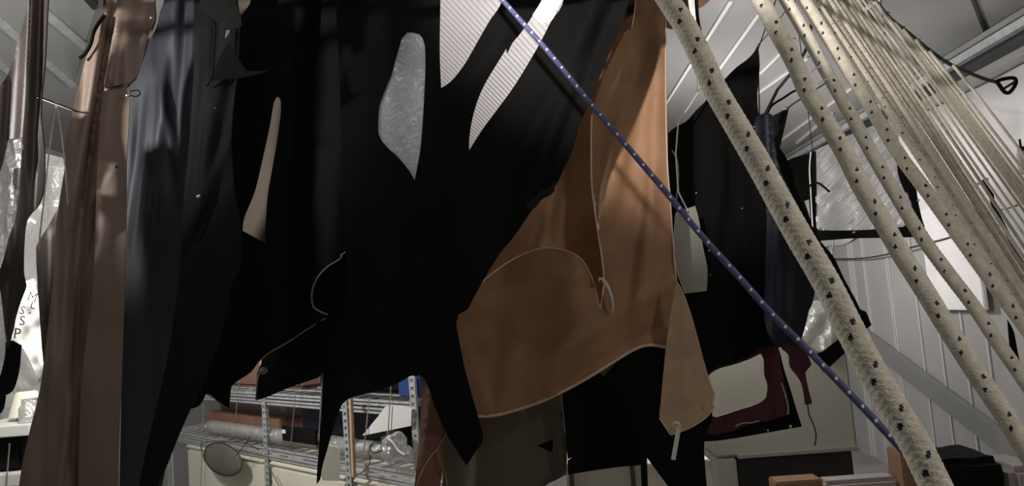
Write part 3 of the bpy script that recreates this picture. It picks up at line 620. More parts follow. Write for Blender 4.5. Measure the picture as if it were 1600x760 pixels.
tube('cord', [P(683, 700, Y - .03), P(688, 722, Y - .03), P(697, 745, Y - .03), P(700, 780, Y - .02)], .0022, M['tan'], r_, 6, cm=6)

# ---- clear window panel with black frame in front of right wall
Y = 4.2
rW = empty('window_panel', P(1340, 290, Y));
for x_, y_ in ((1270, 238), (1402, 206)):
    q = P(x_, y_, Y); tube('hanging_cord', [q, Vector((q.x, q.y, ZE + PR_ * (XR - q.x)))], .0025, M['dark_steel'], rW, 6)
tag(rW, 'black framed crinkled clear vinyl window panel hanging near right wall', 'panel')
dW = depth_fn(Y, [], .01, 70)
sheet('black_frame', [(1222, 262), (1232, 250), (1262, 240), (1275, 236), (1276, 300), (1276, 345), (1280, 356), (1290, 360), (1340, 360), (1400, 356), (1416, 352), (1424, 338), (1424, 318), (1412, 296), (1403, 270), (1402, 236), (1410, 250), (1422, 268), (1430, 285), (1434, 312), (1440, 340), (1445, 358), (1440, 370), (1424, 371), (1380, 372), (1330, 373), (1276, 377), (1268, 376), (1266, 340), (1264, 312), (1245, 318), (1232, 322)], dW, M['black'], (), rW, step=7)
pw = [(1272, 236), (1300, 222), (1340, 206), (1380, 190), (1404, 205), (1404, 240), (1405, 272), (1414, 296), (1426, 318), (1426, 340), (1416, 355), (1400, 360), (1340, 364), (1290, 364), (1276, 356), (1272, 300)]
sheet('clear_vinyl', pw, depth_fn(Y + .012, [(1290, 330, 1380, 240, 6, .03), (1300, 290, 1350, 240, 4, .03), (1290, 350, 1400, 310, 5, .03), (1390, 240, 1420, 320, 4, .03)], .03, 71, nsx=25, nsy=40), M['vinyl'], (), rW, .001, 6)
edgeline('white_piping', [(1267, 238), (1265, 265), (1267, 300), (1269, 340), (1271, 374)], dW, .004, M['white'], rW)
snap(1435, 313, Y - .03, .008, rW, 'stud')
tube('cord', [P(1246, 320, Y - .05), P(1258, 303, Y - .06), P(1268, 288, Y - .06), P(1280, 287, Y - .06), P(1296, 300, Y - .05)], .006, M['black'], rW, 6, cm=6)
o = tube('thin_string', [P(x, y, 4.35) for x, y in ((1295, 296), (1296, 318), (1305, 335), (1304, 360), (1300, 405))], .003, M['dark_steel'], rW, 6, cm=6)
# wire along the wall
o = tube('wall_wire', [hit(x, y, (XR - .08, 0, 0), (1, 0, 0)) for x, y in ((1262, 404), (1300, 405), (1345, 404), (1385, 398), (1420, 388), (1460, 378), (1488, 370), (1540, 350))], .007, M['dark_steel'], None, 6, cm=6); tag(o, 'thin grey wire sagging along the right wall under white sheet', 'wire')
# white boards on the wall
for (x0, y0, x1, y1, lb) in ((1440, 330, 1490, 470, 'white glossy board on right wall behind the slanting ropes'),):
    a = hit(x0, y0, (XR - .05, 0, 0), (1, 0, 0)); b = hit(x1 + 55, y1 + 15, (XR - .05, 0, 0), (1, 0, 0))
    o = box_obj('white_board', (XR - .06, (a.y + b.y) / 2, (a.z + b.z) / 2), (.03, abs(a.y - b.y), abs(a.z - b.z)), M['white_wall'], bevel=.006); tag(o, lb, 'board')
# grey cabinet hung high on the wall at far right edge
o = empty('wall_bracket', hit(1545, 285, (XR - .3, 0, 0), (1, 0, 0))); tag(o, 'dark hooked bracket standing off right wall behind thin ropes', 'bracket')
tube('arm', [hit(x, y, (XR - .3, 0, 0), (1, 0, 0)) for x, y in ((1478, 308), (1510, 296), (1543, 280))], .009, M['steel'], o, 8)
tube('hook', [hit(x, y, (XR - .3, 0, 0), (1, 0, 0)) for x, y in ((1538, 281), (1548, 300), (1552, 320), (1566, 350), (1585, 385), (1610, 420))], .012, M['black'], o, 8, cm=4)
o = sheet('hanging_strip', [(1574, 500), (1584, 520), (1592, 560), (1606, 600), (1606, 620), (1590, 590), (1580, 560)], lambda x, y: 4.0, M['black'], (), None, .006, 6); tag(o, 'black strip showing between the lowest right ropes', 'cloth')
o = empty('small_bottle', hit(1597, 245, (XR - .2, 0, 0), (1, 0, 0))); tag(o, 'black capped pink bottle hanging at the right picture edge', 'bottle')
q = Vector(o.location)
tube('cap', [q + Vector((0, 0, .10)), q + Vector((0, 0, .06)), q + Vector((0, 0, .055)), q + Vector((0, 0, .03))], lambda t: .006 if t < .6 else .018, M['black'], o, 10)
tube('body', [q + Vector((0, 0, .03)), q + Vector((0, 0, .02)), q + Vector((0, 0, -.10))], lambda t: .018 if t < .3 else .026, M['pinkwhite'], o, 12)

# ---------------------------------------------------------------- cabinets and boxes low at right
rc = empty('storage_cabinet', (1.55, 4.75, 0)); tag(rc, 'pale grey metal cabinet standing behind the maroon framed cover', 'cabinet')
a = P(1108, 600, 4.6); b = P(1334, 640, 4.6)
x0, x1 = a.x, b.x; zt = P(1290, 478, 4.6).z; zb = P(1250, 708, 4.6).z
box_obj('body', ((x0 + x1) / 2, 4.85, (zb + zt) / 2), (x1 - x0, .5, zt - zb), M['cabinet'], bevel=.015, parent=rc)
xm = P(1150, 700, 4.6).x
box_obj('side_column', ((x0 + xm) / 2, 4.80, zb / 2), (xm - x0 - .01, .4, zb - .006), M['cabinet'], bevel=.01, parent=rc)
box_obj('rim', ((xm + x1) / 2, 4.59, zb + .005), (x1 - xm, .03, .022), M['paint_steel'], bevel=.003, parent=rc)
box_obj('plinth', ((xm + x1) / 2, 4.87, zb / 2), (x1 - xm - .03, .4, zb - .03), M['dark_steel'], bevel=.004, parent=rc)
# crumpled milky bag on the cabinet corner
def blob(name, c, s, m, lumps=.15, seed=0, sub=4, fr=3.):
    bm = bmesh.new(); bmesh.ops.create_icosphere(bm, subdivisions=sub, radius=1)
    for v in bm.verts:
        v.co *= 1 + lumps * noise.noise(v.co * fr / 2 + Vector((seed, 0, 0))) * 2
        v.co = Vector((v.co.x * s[0] + c[0], v.co.y * s[1] + c[1], v.co.z * s[2] + c[2]))
    return bm_obj(name, bm, m, smooth=True)
c = P(1284, 505, 4.35)
o = sheet('plastic_bag', [(1256, 478), (1270, 470), (1300, 474), (1322, 500), (1326, 540), (1312, 548), (1290, 552), (1270, 546), (1254, 536)], depth_fn(4.54, [(1270, 480, 1285, 530, 5, .03), (1300, 480, 1300, 540, 5, .03)], .03, 80, nsx=20, nsy=30), M['bag'], (), None, .002, 5)
tag(o, 'crumpled milky plastic sheet draped over the pale cabinet corner', 'plastic sheet')
# bench top beneath with boxes (bottom edge of the view)
def boxpx(name, x0, x1, ytop, Y, dep, mt, label, cat, low=.25, bev=.004, grp=None, rz=0):
    a = P(x0, ytop, Y); b = P(x1, ytop, Y); zt = (a.z + b.z) / 2
    o = box_obj(name, ((a.x + b.x) / 2, Y + dep / 2, zt - low / 2), (b.x - a.x, dep, low), mt, Matrix.Rotation(rz, 3, 'Z'), bev); tag(o, label, cat, grp); return o, zt
BZ = .56
rt = empty('work_bench', (1.2, 3.7, 0)); tag(rt, 'low work bench carrying boxes just under the lower picture edge', 'bench')
box_obj('bench_top', (1.3, 3.75, BZ - .02), (2.6, .75, .04), M['wood'], parent=rt, bevel=.004)
for x in (.06, 2.5):
    for y in (3.42, 4.06): box_obj('leg', (x, y, (BZ - .04) / 2), (.05, .05, BZ - .04), M['steel'], parent=rt)
def onbench(name, x0, x1, ytop, Y, dep, mt, label, cat, bev=.006):
    a = P(x0, ytop, Y); b = P(x1, ytop, Y); zt = (a.z + b.z) / 2
    o = box_obj(name, ((a.x + b.x) / 2, Y + dep / 2, (BZ + zt) / 2), (b.x - a.x, dep, zt - BZ), mt, None, bev); tag(o, label, cat); return o
rt = empty('storage_box', P(940, 760, 3.5)); tag(rt, 'cream ribbed storage box under the lower black cloth', 'box')
a = P(882, 726, 3.5); b = P(1003, 726, 3.5)
box_obj('body', ((a.x + b.x) / 2, 3.65, (BZ + a.z) / 2), (b.x - a.x, .3, a.z - BZ), M['cream'], bevel=.008, parent=rt)
for x in (892, 988): q = P(x, 740, 3.5); box_obj('rib', (q.x, 3.498, (BZ + a.z) / 2), (.02, .02, a.z - BZ - .03), M['taupe'], bevel=.003, parent=rt)
onbench('foam_block', 1008, 1110, 722, 3.62, .25, M['white'], 'white block behind the pointed black cloth tails', 'box')
onbench('flat_box', 1212, 1286, 752, 3.5, .12, M['orange'], 'orange brown flat box at the bottom beside white board', 'box')
onbench('board', 1287, 1406, 750, 3.6, .12, M['pinkwhite'], 'off-white folded cloth pile at bottom edge', 'cloth pile', .02)
onbench('cardboard_box', 1407, 1446, 706, 3.55, .15, M['card'], 'brown cardboard box behind bottom of thick flecked rope', 'box')
a = P(1470, 724, 3.5); b = P(1572, 714, 3.5)
o = box_obj('tool_bag', ((a.x + b.x) / 2, 3.68, (BZ + a.z) / 2 + .012), (b.x - a.x, .34, a.z - BZ - .02), M['black'], bevel=.03)
bm = bmesh.new(); bm.from_mesh(o.data); bmesh.ops.subdivide_edges(bm, edges=bm.edges[:], cuts=4, use_grid_fill=True)
for v in bm.verts: v.co += Vector((noise.noise(v.co * 9), noise.noise(v.co * 9 + Vector((3, 0, 0))), noise.noise(v.co * 8 + Vector((0, 5, 0))) * .8)) * .02
bm.to_mesh(o.data); bm.free(); tag(o, 'slumped black fabric bag at bottom right', 'bag')
onbench('cushion', 1580, 1640, 730, 3.5, .3, M['pinkwhite'], 'off-white padded bundle in the bottom right corner', 'bundle', .03)

# ---------------------------------------------------------------- storage rack at lower left
A = P(285, 663, 5.2); B = P(645, 713, 3.34); A.z = B.z = 0
u = (B - A).normalized(); nrm = Vector((u.y, -u.x, 0)).normalized()
if nrm.y > 0: nrm = -nrm            # towards the viewer
RM = Matrix((u, -nrm, Vector((0, 0, 1)))).transposed()
def PRk(px, py, off=0):
    q = hit(px, py, A + nrm * off, nrm); return (q - A).dot(u), q.z
def rk(s, d, z): return A + u * s - nrm * d + Vector((0, 0, z))
def rbox(name, s0, s1, d0, d1, z0, z1, mt, parent=None, bev=0):
    o = box_obj(name, rk((s0 + s1) / 2, (d0 + d1) / 2, (z0 + z1) / 2), (s1 - s0, d1 - d0, z1 - z0), mt, RM, bev)
    if parent: under(o, parent)
    return o
ZD1 = .955; ZD2 = 1.27; S0 = -.3; S1 = PRk(652, 700)[0]; DEP = .5
rr = empty('storage_rack', rk(0, 0, 0)); tag(rr, 'galvanised steel storage rack with wire shelves at lower left', 'shelving rack')
def angle_post(s, d):
    # L-profile upright with punched slots
    bm = bmesh.new(); c = rk(s, d, 0)
    for k in range(52):
        z0 = k * .035
        add_box(bm, rk(s, d, z0 + .0125), (.045, .003, .021), RM)
        for e in (-.0165, .0165): add_box(bm, rk(s + e, d, z0 + .0265), (.012, .003, .016), RM)
    add_box(bm, rk(s - .022, d + .02, .91), (.003, .04, 1.82), RM)
    o = bm_obj('post', bm, M['steel']); under(o, rr)
for px in (414, 541, 649):
    s = PRk(px, 680)[0]; angle_post(s, 0); 
for px in (285, 649): angle_post(PRk(px, 680)[0], DEP)
angle_post(S0, 0)
for z in (ZD1, ZD2, .3):
    bm = bmesh.new()
    for k in range(4):
        add_box(bm, rk((S0 + S1) / 2, .008 + (k % 2) * .006, z - .012 - k * .019), (S1 - S0, .008, .011), RM)
    for k in range(4):
        add_box(bm, rk((S0 + S1) / 2, .12 + k * (DEP - .13) / 3, z), (S1 - S0, .007, .006), RM)
    s = S0
    while s < S1:
        add_box(bm, rk(s, DEP / 2, z - .006), (.006, DEP, .006), RM); s += .12
    under(bm_obj('wire_shelf', bm, M['steel']), rr)
# thin vertical wires on the front of the rack
for i, (x0, y0, x1, y1, where) in enumerate(((374, 590, 368, 655, 'above the clear roll, left of first post'), (318, 632, 313, 780, 'in front of the hanging lens, left side'), (462, 610, 455, 690, 'right of first rack post'), (503, 600, 498, 690, 'beside the long thin black tail'), (577, 622, 568, 710, 'right of the wooden stick'), (611, 600, 605, 700, 'across the folded paper'))):
    a = hit(x0, y0, A + nrm * .03, nrm); b = hit(x1, y1, A + nrm * .03, nrm)
    o = tube('steel_wire', [a, b], .003, M['white'], None, 6); tag(o, 'thin pale vertical wire ' + where, 'wire', 'thin wires hanging in front of the rack')
# goods on the lower shelf
def sp(px, py=650): return PRk(px, py)[0]
g = .004
o = rbox('brown_crate', sp(292), sp(402), .14, .42, ZD1 + g, ZD1 + .13, M['russet'], bev=.006); tag(o, 'reddish brown crate on the rack left of first post', 'crate')
o = rbox('dark_box', sp(300), sp(408), .20, .44, ZD1 + .132, ZD1 + .225, M['dark_brown'], bev=.006); tag(o, 'dark brown box stacked on the reddish crate', 'box')
o = rbox('black_case', sp(428), sp(500), .16, .42, ZD1 + g, ZD1 + .25, M['deep_navy'], bev=.03); tag(o, 'dark navy soft case on the rack between first and second posts', 'case')
o = rbox('black_case', sp(556), sp(612), .2, .42, ZD1 + g, ZD1 + .22, M['black'], bev=.03); tag(o, 'black soft case on rack right of the wooden stick', 'case')
o = rbox('blue_crate', sp(610), sp(642), .05, .3, ZD2 + g, ZD2 + .10, M['blue'], bev=.008); tag(o, 'blue crate on the top wire shelf beside right post', 'crate')
o = rbox('dark_bin', sp(470), sp(606), .12, .4, ZD2 + g, ZD2 + .2, M['black'], bev=.02); tag(o, 'black bin on the top wire shelf behind the cloth', 'bin')
o = rbox('brown_bin', sp(330), sp(440), .12, .4, ZD2 + g, ZD2 + .2, M['russet'], bev=.02); tag(o, 'brown bin at left end of the top wire shelf', 'bin')
# long roll in clear wrap lying along the shelf front
a = hit(330, 660, A + nrm * -.06, nrm); b = hit(634, 690, A + nrm * -.06, nrm); a.z = b.z = ZD1 + .052
rt = empty('wrapped_roll', (a + b) / 2); tag(rt, 'long roll in crinkled clear wrap lying along the wire shelf', 'roll')
tube('roll', [a.lerp(b, .02), b.lerp(a, .02)], .034, M['white'], rt, 16)
ns = 80; pts = [a.lerp(b, i / ns) for i in range(ns + 1)]
tube('clear_wrap', pts, .043, M['wrap'], rt, 20, hfun=lambda th, s: 1 + .10 * noise.noise(Vector((th * 2, s * 18, 0))))
# cream boxes below
zc = ZD1 - .082
for (x0, x1, d, top, lb) in ((290, 410, .02, zc, 'cream box behind the hanging lens below wire shelf'), (419, 535, .02, zc + .0, 'cream box between first and second rack posts'), (548, 646, .02, zc, 'cream box below shelf at right end of rack')):
    rt = empty('cream_box', rk((sp(x0) + sp(x1)) / 2, .2, .31)); tag(rt, lb, 'box')
    rbox('body', sp(x0, 730), sp(x1, 730), d - .005, d + .42, .305, top - .03, M['cream'], rt, .012)
    rbox('lid', sp(x0, 730) - .005, sp(x1, 730) + .005, d - .012, d + .43, top - .028, top, M['cream'], rt, .01)
    if x0 == 419: snap(476, 731, 0.1, .001, rt) if False else None
# dark opening, its darkness put in as a thin black panel
o = empty('dark_opening', rk(sp(470), -.0, ZD1 - .06)); tag(o, 'black rectangular tray standing for a dark opening under the shelf, with pale chip', 'infill')
q0 = PRk(443, 668)[0]; q1 = PRk(497, 690)[0]; z1 = PRk(470, 668)[1]; z0 = PRk(470, 692)[1]
rbox('infill', q0, q1, -.012, .0, z0, z1, M['black'], o, .003); rbox('chip', q0 + .012, q0 + .05, -.017, -.012, (z0 + z1) / 2, (z0 + z1) / 2 + .02, M['paper'], o)
rbox('rim', q0 - .006, q1 + .004, -.014, .0, z0 - .014, z0, M['taupe'], o, .002)
# small text on cream box
cu = bpy.data.curves.new('printed_word', 'FONT'); cu.body = 'SNSLOTD'; cu.size = .036; cu.extrude = .0004
tmp = bpy.data.objects.new('printed_word', cu); col.objects.link(tmp)
dg = bpy.context.evaluated_depsgraph_get(); me = bpy.data.meshes.new_from_object(tmp.evaluated_get(dg)); bpy.data.objects.remove(tmp)
cbx = [o for o in bpy.data.objects if o.name.startswith('cream_box')][0]
s_, z_ = PRk(377, 721)
tw = link('printed_word', me, M['taupe'])
tw.matrix_world = Matrix.Translation(rk(s_, .011, z_)) @ (Matrix((u, Vector((0, 0, 1)), nrm)).transposed()).to_4x4()
mw = tw.matrix_world.copy(); tw.parent = cbx; tw.matrix_parent_inverse = Matrix.Translation(-Vector(cbx.location)); tw.matrix_basis = mw
# hanging round smoked lens with wire
rt = empty('round_lens', rk(sp(347), -.06, .8)); tag(rt, 'round smoky lens disc hanging from the wire shelf', 'lens')
c = hit(347, 718, A + nrm * .07, nrm); wd = (hit(376, 718, A + nrm * .07, nrm) - hit(318, 718, A + nrm * .07, nrm)).length / 2
hh = (hit(347, 693, A + nrm * .07, nrm) - hit(347, 743, A + nrm * .07, nrm)).length / 2
V = []; Fc = []; nr, nt_ = 6, 36
V.append(c + nrm * .02)
for i in range(1, nr + 1):
    for k in range(nt_):
        th = 2 * math.pi * k / nt_; r = i / nr
        V.append(c + u * (wd * r * math.cos(th)) + Vector((0, 0, hh * r * math.sin(th))) + nrm * (.02 * (1 - r * r)))
for k in range(nt_): Fc.append((0, 1 + k, 1 + (k + 1) % nt_))
for i in range(nr - 1):
    for k in range(nt_): Fc.append((1 + i * nt_ + k, 1 + (i + 1) * nt_ + k, 1 + (i + 1) * nt_ + (k + 1) % nt_, 1 + i * nt_ + (k + 1) % nt_))
o = pydata('lens', V, Fc, M['lens'], rt, True); o.modifiers.new('t', 'SOLIDIFY').thickness = .004
tube('rim', [c + u * (wd * math.cos(t * math.pi / 18)) + Vector((0, 0, hh * math.sin(t * math.pi / 18))) for t in range(37)], .0035, M['dark_steel'], rt, 6)
tube('wire', [hit(x, y, A + nrm * .06, nrm) for x, y in ((320, 722), (315, 705), (315, 693), (325, 691), (350, 690), (385, 694), (405, 704))], .003, M['dark_steel'], rt, 6, cm=6)
tube('wire', [hit(x, y, A + nrm * .06, nrm) for x, y in ((376, 712), (384, 702), (392, 692), (398, 680))], .0025, M['dark_steel'], rt, 6, cm=6)
snap(346, 729, c.y, .01, rt, 'stud', M['ink']); bpy.data.objects[rt.children[-1].name].location += nrm * .03
# folded paper
pa = [(566, 681), (573, 680), (642, 666), (643, 640), (620, 635), (602, 636), (590, 652)]
V = [hit(x, y, A + nrm * .02, nrm) for x, y in pa]; V2 = [v - nrm * .03 for v in V]; n = len(V)
o = pydata('folded_paper', V + V2, [tuple(range(n)), tuple(range(2 * n - 1, n - 1, -1))] + [(i, i + n, (i + 1) % n + n, (i + 1) % n) for i in range(n)], M['paper']); tag(o, 'folded white paper sheet propped on the rack by right post', 'paper')
# clear crumpled cup by right post
rt = empty('clear_cover', hit(617, 700, A + nrm * .08, nrm)); tag(rt, 'crumpled clear plastic cover on rack below the folded paper', 'plastic cover')
o = blob('shell', rt.location, (.065, .045, .062), M['wrap'], .22, 3); under(o, rt)
tube('band', [hit(x, y, A + nrm * .15, nrm) for x, y in ((604, 684), (614, 692), (622, 704), (634, 712))], .005, M['white'], rt, 6, cm=5)
tube('clip', [hit(x, y, A + nrm * .1, nrm) for x, y in ((583, 693), (578, 700), (585, 708), (598, 704))], .004, M['dark_steel'], rt, 6, cm=5)
# wooden stick
a = hit(548, 622, A + nrm * .05, nrm); b = hit(553, 746, A + nrm * .05, nrm)
o = bar(a, b, .022, .015, nrm, M['wood'], name='wooden_stick', bev=.002); tag(o, 'pale wooden stick leaning on the second rack post', 'stick')
# curly wires
o = tube('loose_wire', [hit(x, y, A + nrm * .03, nrm) for x, y in ((422, 733), (430, 748), (438, 765), (442, 790))], .0025, M['dark_steel'], None, 6, cm=6); tag(o, 'thin curled wire hanging beside first rack post', 'wire')
o = tube('loose_wire', [hit(x, y, A + nrm * .05, nrm) for x, y in ((578, 712), (577, 726), (566, 738), (556, 745))], .0025, M['dark_steel'], None, 6, cm=6); tag(o, 'thin bent wire right of the wooden stick', 'wire')
# cream rounded foam beside black tail
o = sheet('foam_sheet', [(514, 696), (532, 700), (530, 752), (504, 751), (502, 730), (507, 708)], lambda x, y: 3.45, M['cream'], (), None, .01, 6); tag(o, 'cream curved foam piece right of the long black tail', 'foam')

# ---------------------------------------------------------------- far left background
Yl = 3.6
rt = empty('shelf_unit', P(20, 680, Yl)); tag(rt, 'white shelf board at the lower left edge', 'shelf')
a = P(-80, 682, Yl); b = P(46, 682, Yl)
box_obj('board', ((a.x + b.x) / 2, Yl + .2, a.z), (b.x - a.x, .4, .055), M['white'], bevel=.004, parent=rt)
box_obj('lower_board', ((a.x + b.x) / 2 - .02, Yl + .2, P(10, 742, Yl).z - .03), (b.x - a.x - .04, .4, .06), M['white'], bevel=.004, parent=rt)
for x in (a.x + .03, b.x - .06): box_obj('upright', (x, Yl + .3, a.z / 2), (.04, .04, a.z - .03), M['steel'], parent=rt)
zs = P(10, 742, Yl).z
o = box_obj('black_box', ((a.x + b.x) / 2 - .03, Yl + .22, (zs + a.z - .035) / 2 + .002), (b.x - a.x - .14, .3, a.z - .035 - zs - .012), M['black'], bevel=.01); tag(o, 'black box on the lower board of the left shelf', 'box')
o = tube('steel_wire', [P(15, 694, Yl - .02), P(9, 770, Yl - .02)], .003, M['white'], None, 6); tag(o, 'pale vertical wire in front of black box at far left', 'wire')
zt = a.z + .0285
q = P(25, 660, Yl); q.y += .1
def lathe(prof, c, mt, name, parent=None, seg=24):
    V = []; Fc = []
    for r, z in prof:
        for k in range(seg):
            th = 2 * math.pi * k / seg; V.append((c[0] + r * math.cos(th), c[1] + r * math.sin(th), c[2] + z))
    for i in range(len(prof) - 1):
        for k in range(seg): Fc.append((i * seg + k, i * seg + (k + 1) % seg, (i + 1) * seg + (k + 1) % seg, (i + 1) * seg + k))
    return pydata(name, V, Fc, mt, parent, True)
o = lathe([(.001, 0), (.045, .001), (.05, .02), (.05, .07), (.038, .09), (.036, .115), (.04, .12)], (q.x, q.y, zt), M['wrap'], 'glass_jar'); tag(o, 'clear glass jar on the white shelf board at left', 'jar')
o = box_obj('dark_case', (q.x + .08, q.y + .12, zt + .025), (.14, .1, .05), M['charcoal'], bevel=.008); tag(o, 'small dark case behind the glass jar', 'case')
q = P(42, 632, Yl + .25)
rt = empty('table_lamp', (q.x, q.y, zt)); tag(rt, 'small lamp with pale tilted shade on left shelf', 'lamp')
lathe([(.001, 0), (.05, 0), (.045, .015), (.01, .03), (.01, q.z - zt - .05)], (q.x, q.y, zt), M['steel'], 'base', rt)
lathe([(.085, -.06), (.05, .065), (.03, .07)], (q.x, q.y, q.z), M['cream'], 'shade', rt)
# white bag with dark letters
Yb = 3.2
rt = empty('printed_bag', P(40, 500, Yb)); tag(rt, 'white plastic sack printed with dark letters hanging at left', 'bag')
db = depth_fn(Yb, [(48, 470, 38, 540, 6, .05)], .02, 90, nsx=20, nsy=50)
sheet('sack', [(36, 442), (52, 436), (60, 470), (64, 520), (68, 575), (62, 600), (45, 560), (33, 540), (12, 537), (18, 515), (28, 485), (32, 462)], db, M['white'], (), rt, .004, 5)
for (ch, x, y, sz, rz) in (('M', 45, 461, .045, -1.2), ('L', 50, 474, .04, -.9), ('S', 33, 482, .04, -1.2), ('S', 33, 500, .045, -.6), ('P', 24, 521, .05, -.5), ('.', 48, 483, .05, 0)):
    cu = bpy.data.curves.new('printed_letter', 'FONT'); cu.body = ch; cu.size = sz * 1.3; cu.extrude = .0004
    tmp = bpy.data.objects.new('printed_letter', cu); col.objects.link(tmp); bpy.context.view_layer.update()
    me = bpy.data.meshes.new_from_object(tmp.evaluated_get(bpy.context.evaluated_depsgraph_get())); bpy.data.objects.remove(tmp)
    o = link('printed_letter', me, M['ink']); mb = Matrix.Translation(P(x - 4, y + 8, Yb - .075)) @ Matrix.Rotation(R(90), 4, 'X') @ Matrix.Rotation(rz * .3, 4, 'Z')
    o.parent = rt; o.matrix_parent_inverse = Matrix.Translation(-Vector(rt.location)); o.matrix_basis = mb
# plastic sheeting and string behind
o = sheet('plastic_sheet', [(70, 240), (110, 250), (110, 420), (75, 640), (20, 660), (-30, 640), (-30, 420), (30, 360), (60, 300)], depth_fn(4.2, [(60, 560, 110, 600, 8, .08), (40, 610, 100, 640, 8, .08), (60, 300, 110, 350, 6, .08), (75, 260, 110, 262, 8, .06)], .09, 91, nsx=40, nsy=60), M['bag'], (), None, .002, 8)
tag(o, 'pale translucent plastic sheeting draped behind the far left garments', 'plastic sheet')
o = tube('string_loop', [P(x, y, 1.72) for x, y in ((60, 390), (72, 280), (80, 210), (88, 160), (96, 210), (102, 262), (106, 320))], .0018, M['cream_rope'], None, 6); tag(o, 'pale string looped over the thin dark rod at left', 'string')
o = tube('thin_rod', [P(58, 151, 1.63), P(125, 176, 1.79)], .0025, M['dark_steel'], None, 6); tag(o, 'thin dark rod between far left garment and brown coat', 'rod')

# ---------------------------------------------------------------- ropes
def rope(name, pts, Ya, Yb_, wpx_a, wpx_b, mats, label, cat='rope', group=None, N=8, turn=None, fleck=(0, 1), seg=20, every=1, plain=False, cm=6, dot=1.):
    n = len(pts); Q = []
    L = [0]
    for a, b in zip(pts, pts[1:]): L.append(L[-1] + math.hypot(b[0] - a[0], b[1] - a[1]))
    for p, l in zip(pts, L):
        t = l / L[-1]; inv = (1 - t) / Ya + t / Yb_; Q.append(P(p[0], p[1], 1 / inv))
    ra = wpx_a / F * Ya / 2; rb = wpx_b / F * Yb_ / 2
    Q = catmull(Q, cm) if cm else Q
    if plain:
        V, Fc, mi = tube_data(Q, lambda t: ra + (rb - ra) * t, seg, None, None, None)
        o = pydata(name, V, Fc, mats[0], None, True)
    else:
        r = (ra + rb) / 2; T = turn or r * 3.2; p = T / N
        h, _ = braid(N, p, fleck, every)
        t0 = (Q[1] - Q[0]).normalized(); nn = t0.cross(Vector((0, 0, 1))).normalized(); bb = t0.cross(nn)
        tc = (CAM - Q[len(Q) // 2]).normalized(); ac = math.atan2(tc.dot(bb), tc.dot(nn))
        dots = ((-.42, .0), (.22, .30 * T), (math.pi - .3, .1 * T), (math.pi + .3, .4 * T)) if not every > 1 else ((-.15, 0), (math.pi, 0))
        dr = r * .17 * dot
        def m(a, s_):
            for (da, s0) in dots:
                d = (a - ac - da + math.pi) % (2 * math.pi) - math.pi
                e = (s_ - s0 + T / 2) % T - T / 2
                x, y = d * r, e
                q1 = (x + y) * .7071; q2 = (x - y) * .7071
                if (q1 / (dr * 1.5)) ** 2 + (q2 / dr) ** 2 < 1: return 1
            return 0
        if not fleck: m = lambda a, s_: 0
        V, Fc, mi = tube_data(Q, lambda t: ra + (rb - ra) * t, seg, h, m, min(p / 3, dr * .8))
        o = pydata(name, V, Fc, mats, None, True)
        for pl, k in zip(o.data.polygons, mi): pl.material_index = k
    tag(o, label, cat, group); return o
CR = [M['cream_rope'], M['fleck']]
rope('flecked_rope', [(960, -140), (1000, -70), (1044, 0), (1073, 45), (1098, 95), (1118, 140), (1150, 195), (1185, 255), (1218, 315), (1250, 372), (1290, 440), (1328, 515), (1362, 580), (1397, 640), (1430, 695), (1462, 760), (1500, 840)], 1.25, .95, 33, 47, CR, 'thickest cream braided rope with navy flecks, crossing in front of everything', N=6, turn=.062, fleck=(0,), seg=44, dot=1.1)
rope('flecked_rope', [(1120, -120), (1188, 0), (1215, 50), (1240, 95), (1262, 145), (1290, 190), (1320, 240), (1345, 290), (1378, 345), (1410, 400), (1442, 450), (1482, 515), (1530, 590), (1580, 665), (1650, 780)], 1.6, 1.3, 26, 30, CR, 'medium cream rope with navy flecks, next to the thickest one', N=8, turn=.072, fleck=(0,), seg=32, dot=1.1)
rope('flecked_rope', [(1160, -110), (1228, 0), (1264, 62), (1300, 128), (1335, 190), (1368, 250), (1402, 308), (1440, 370), (1480, 425), (1522, 480), (1562, 540), (1604, 600), (1670, 700)], 1.9, 1.6, 19, 21, CR, 'slimmer cream flecked rope, third from the thickest one', N=8, turn=.082, fleck=(0,), seg=28, dot=1.2)
rope('flecked_rope', [(1190, -110), (1256, 0), (1312, 88), (1362, 170), (1404, 240), (1450, 302), (1500, 372), (1555, 448), (1604, 515), (1670, 610)], 2.1, 1.8, 19, 21, CR, 'slimmer cream flecked rope at the edge of the dense bundle', N=8, turn=.088, fleck=(0,), seg=28, dot=1.2)
rope('blue_rope', [(735, -60), (785, 0), (860, 85), (925, 165), (985, 235), (1040, 300), (1095, 367), (1150, 428), (1205, 490), (1255, 540), (1310, 597), (1365, 655), (1420, 715), (1475, 775), (1520, 825)], 1.7, 1.22, 8, 12, [M['blue_rope'], M['white_fleck']], 'violet-blue cord with white flecks stretched diagonally across the picture', N=6, turn=.030, fleck=(0,), seg=20, every=2, dot=2.2)
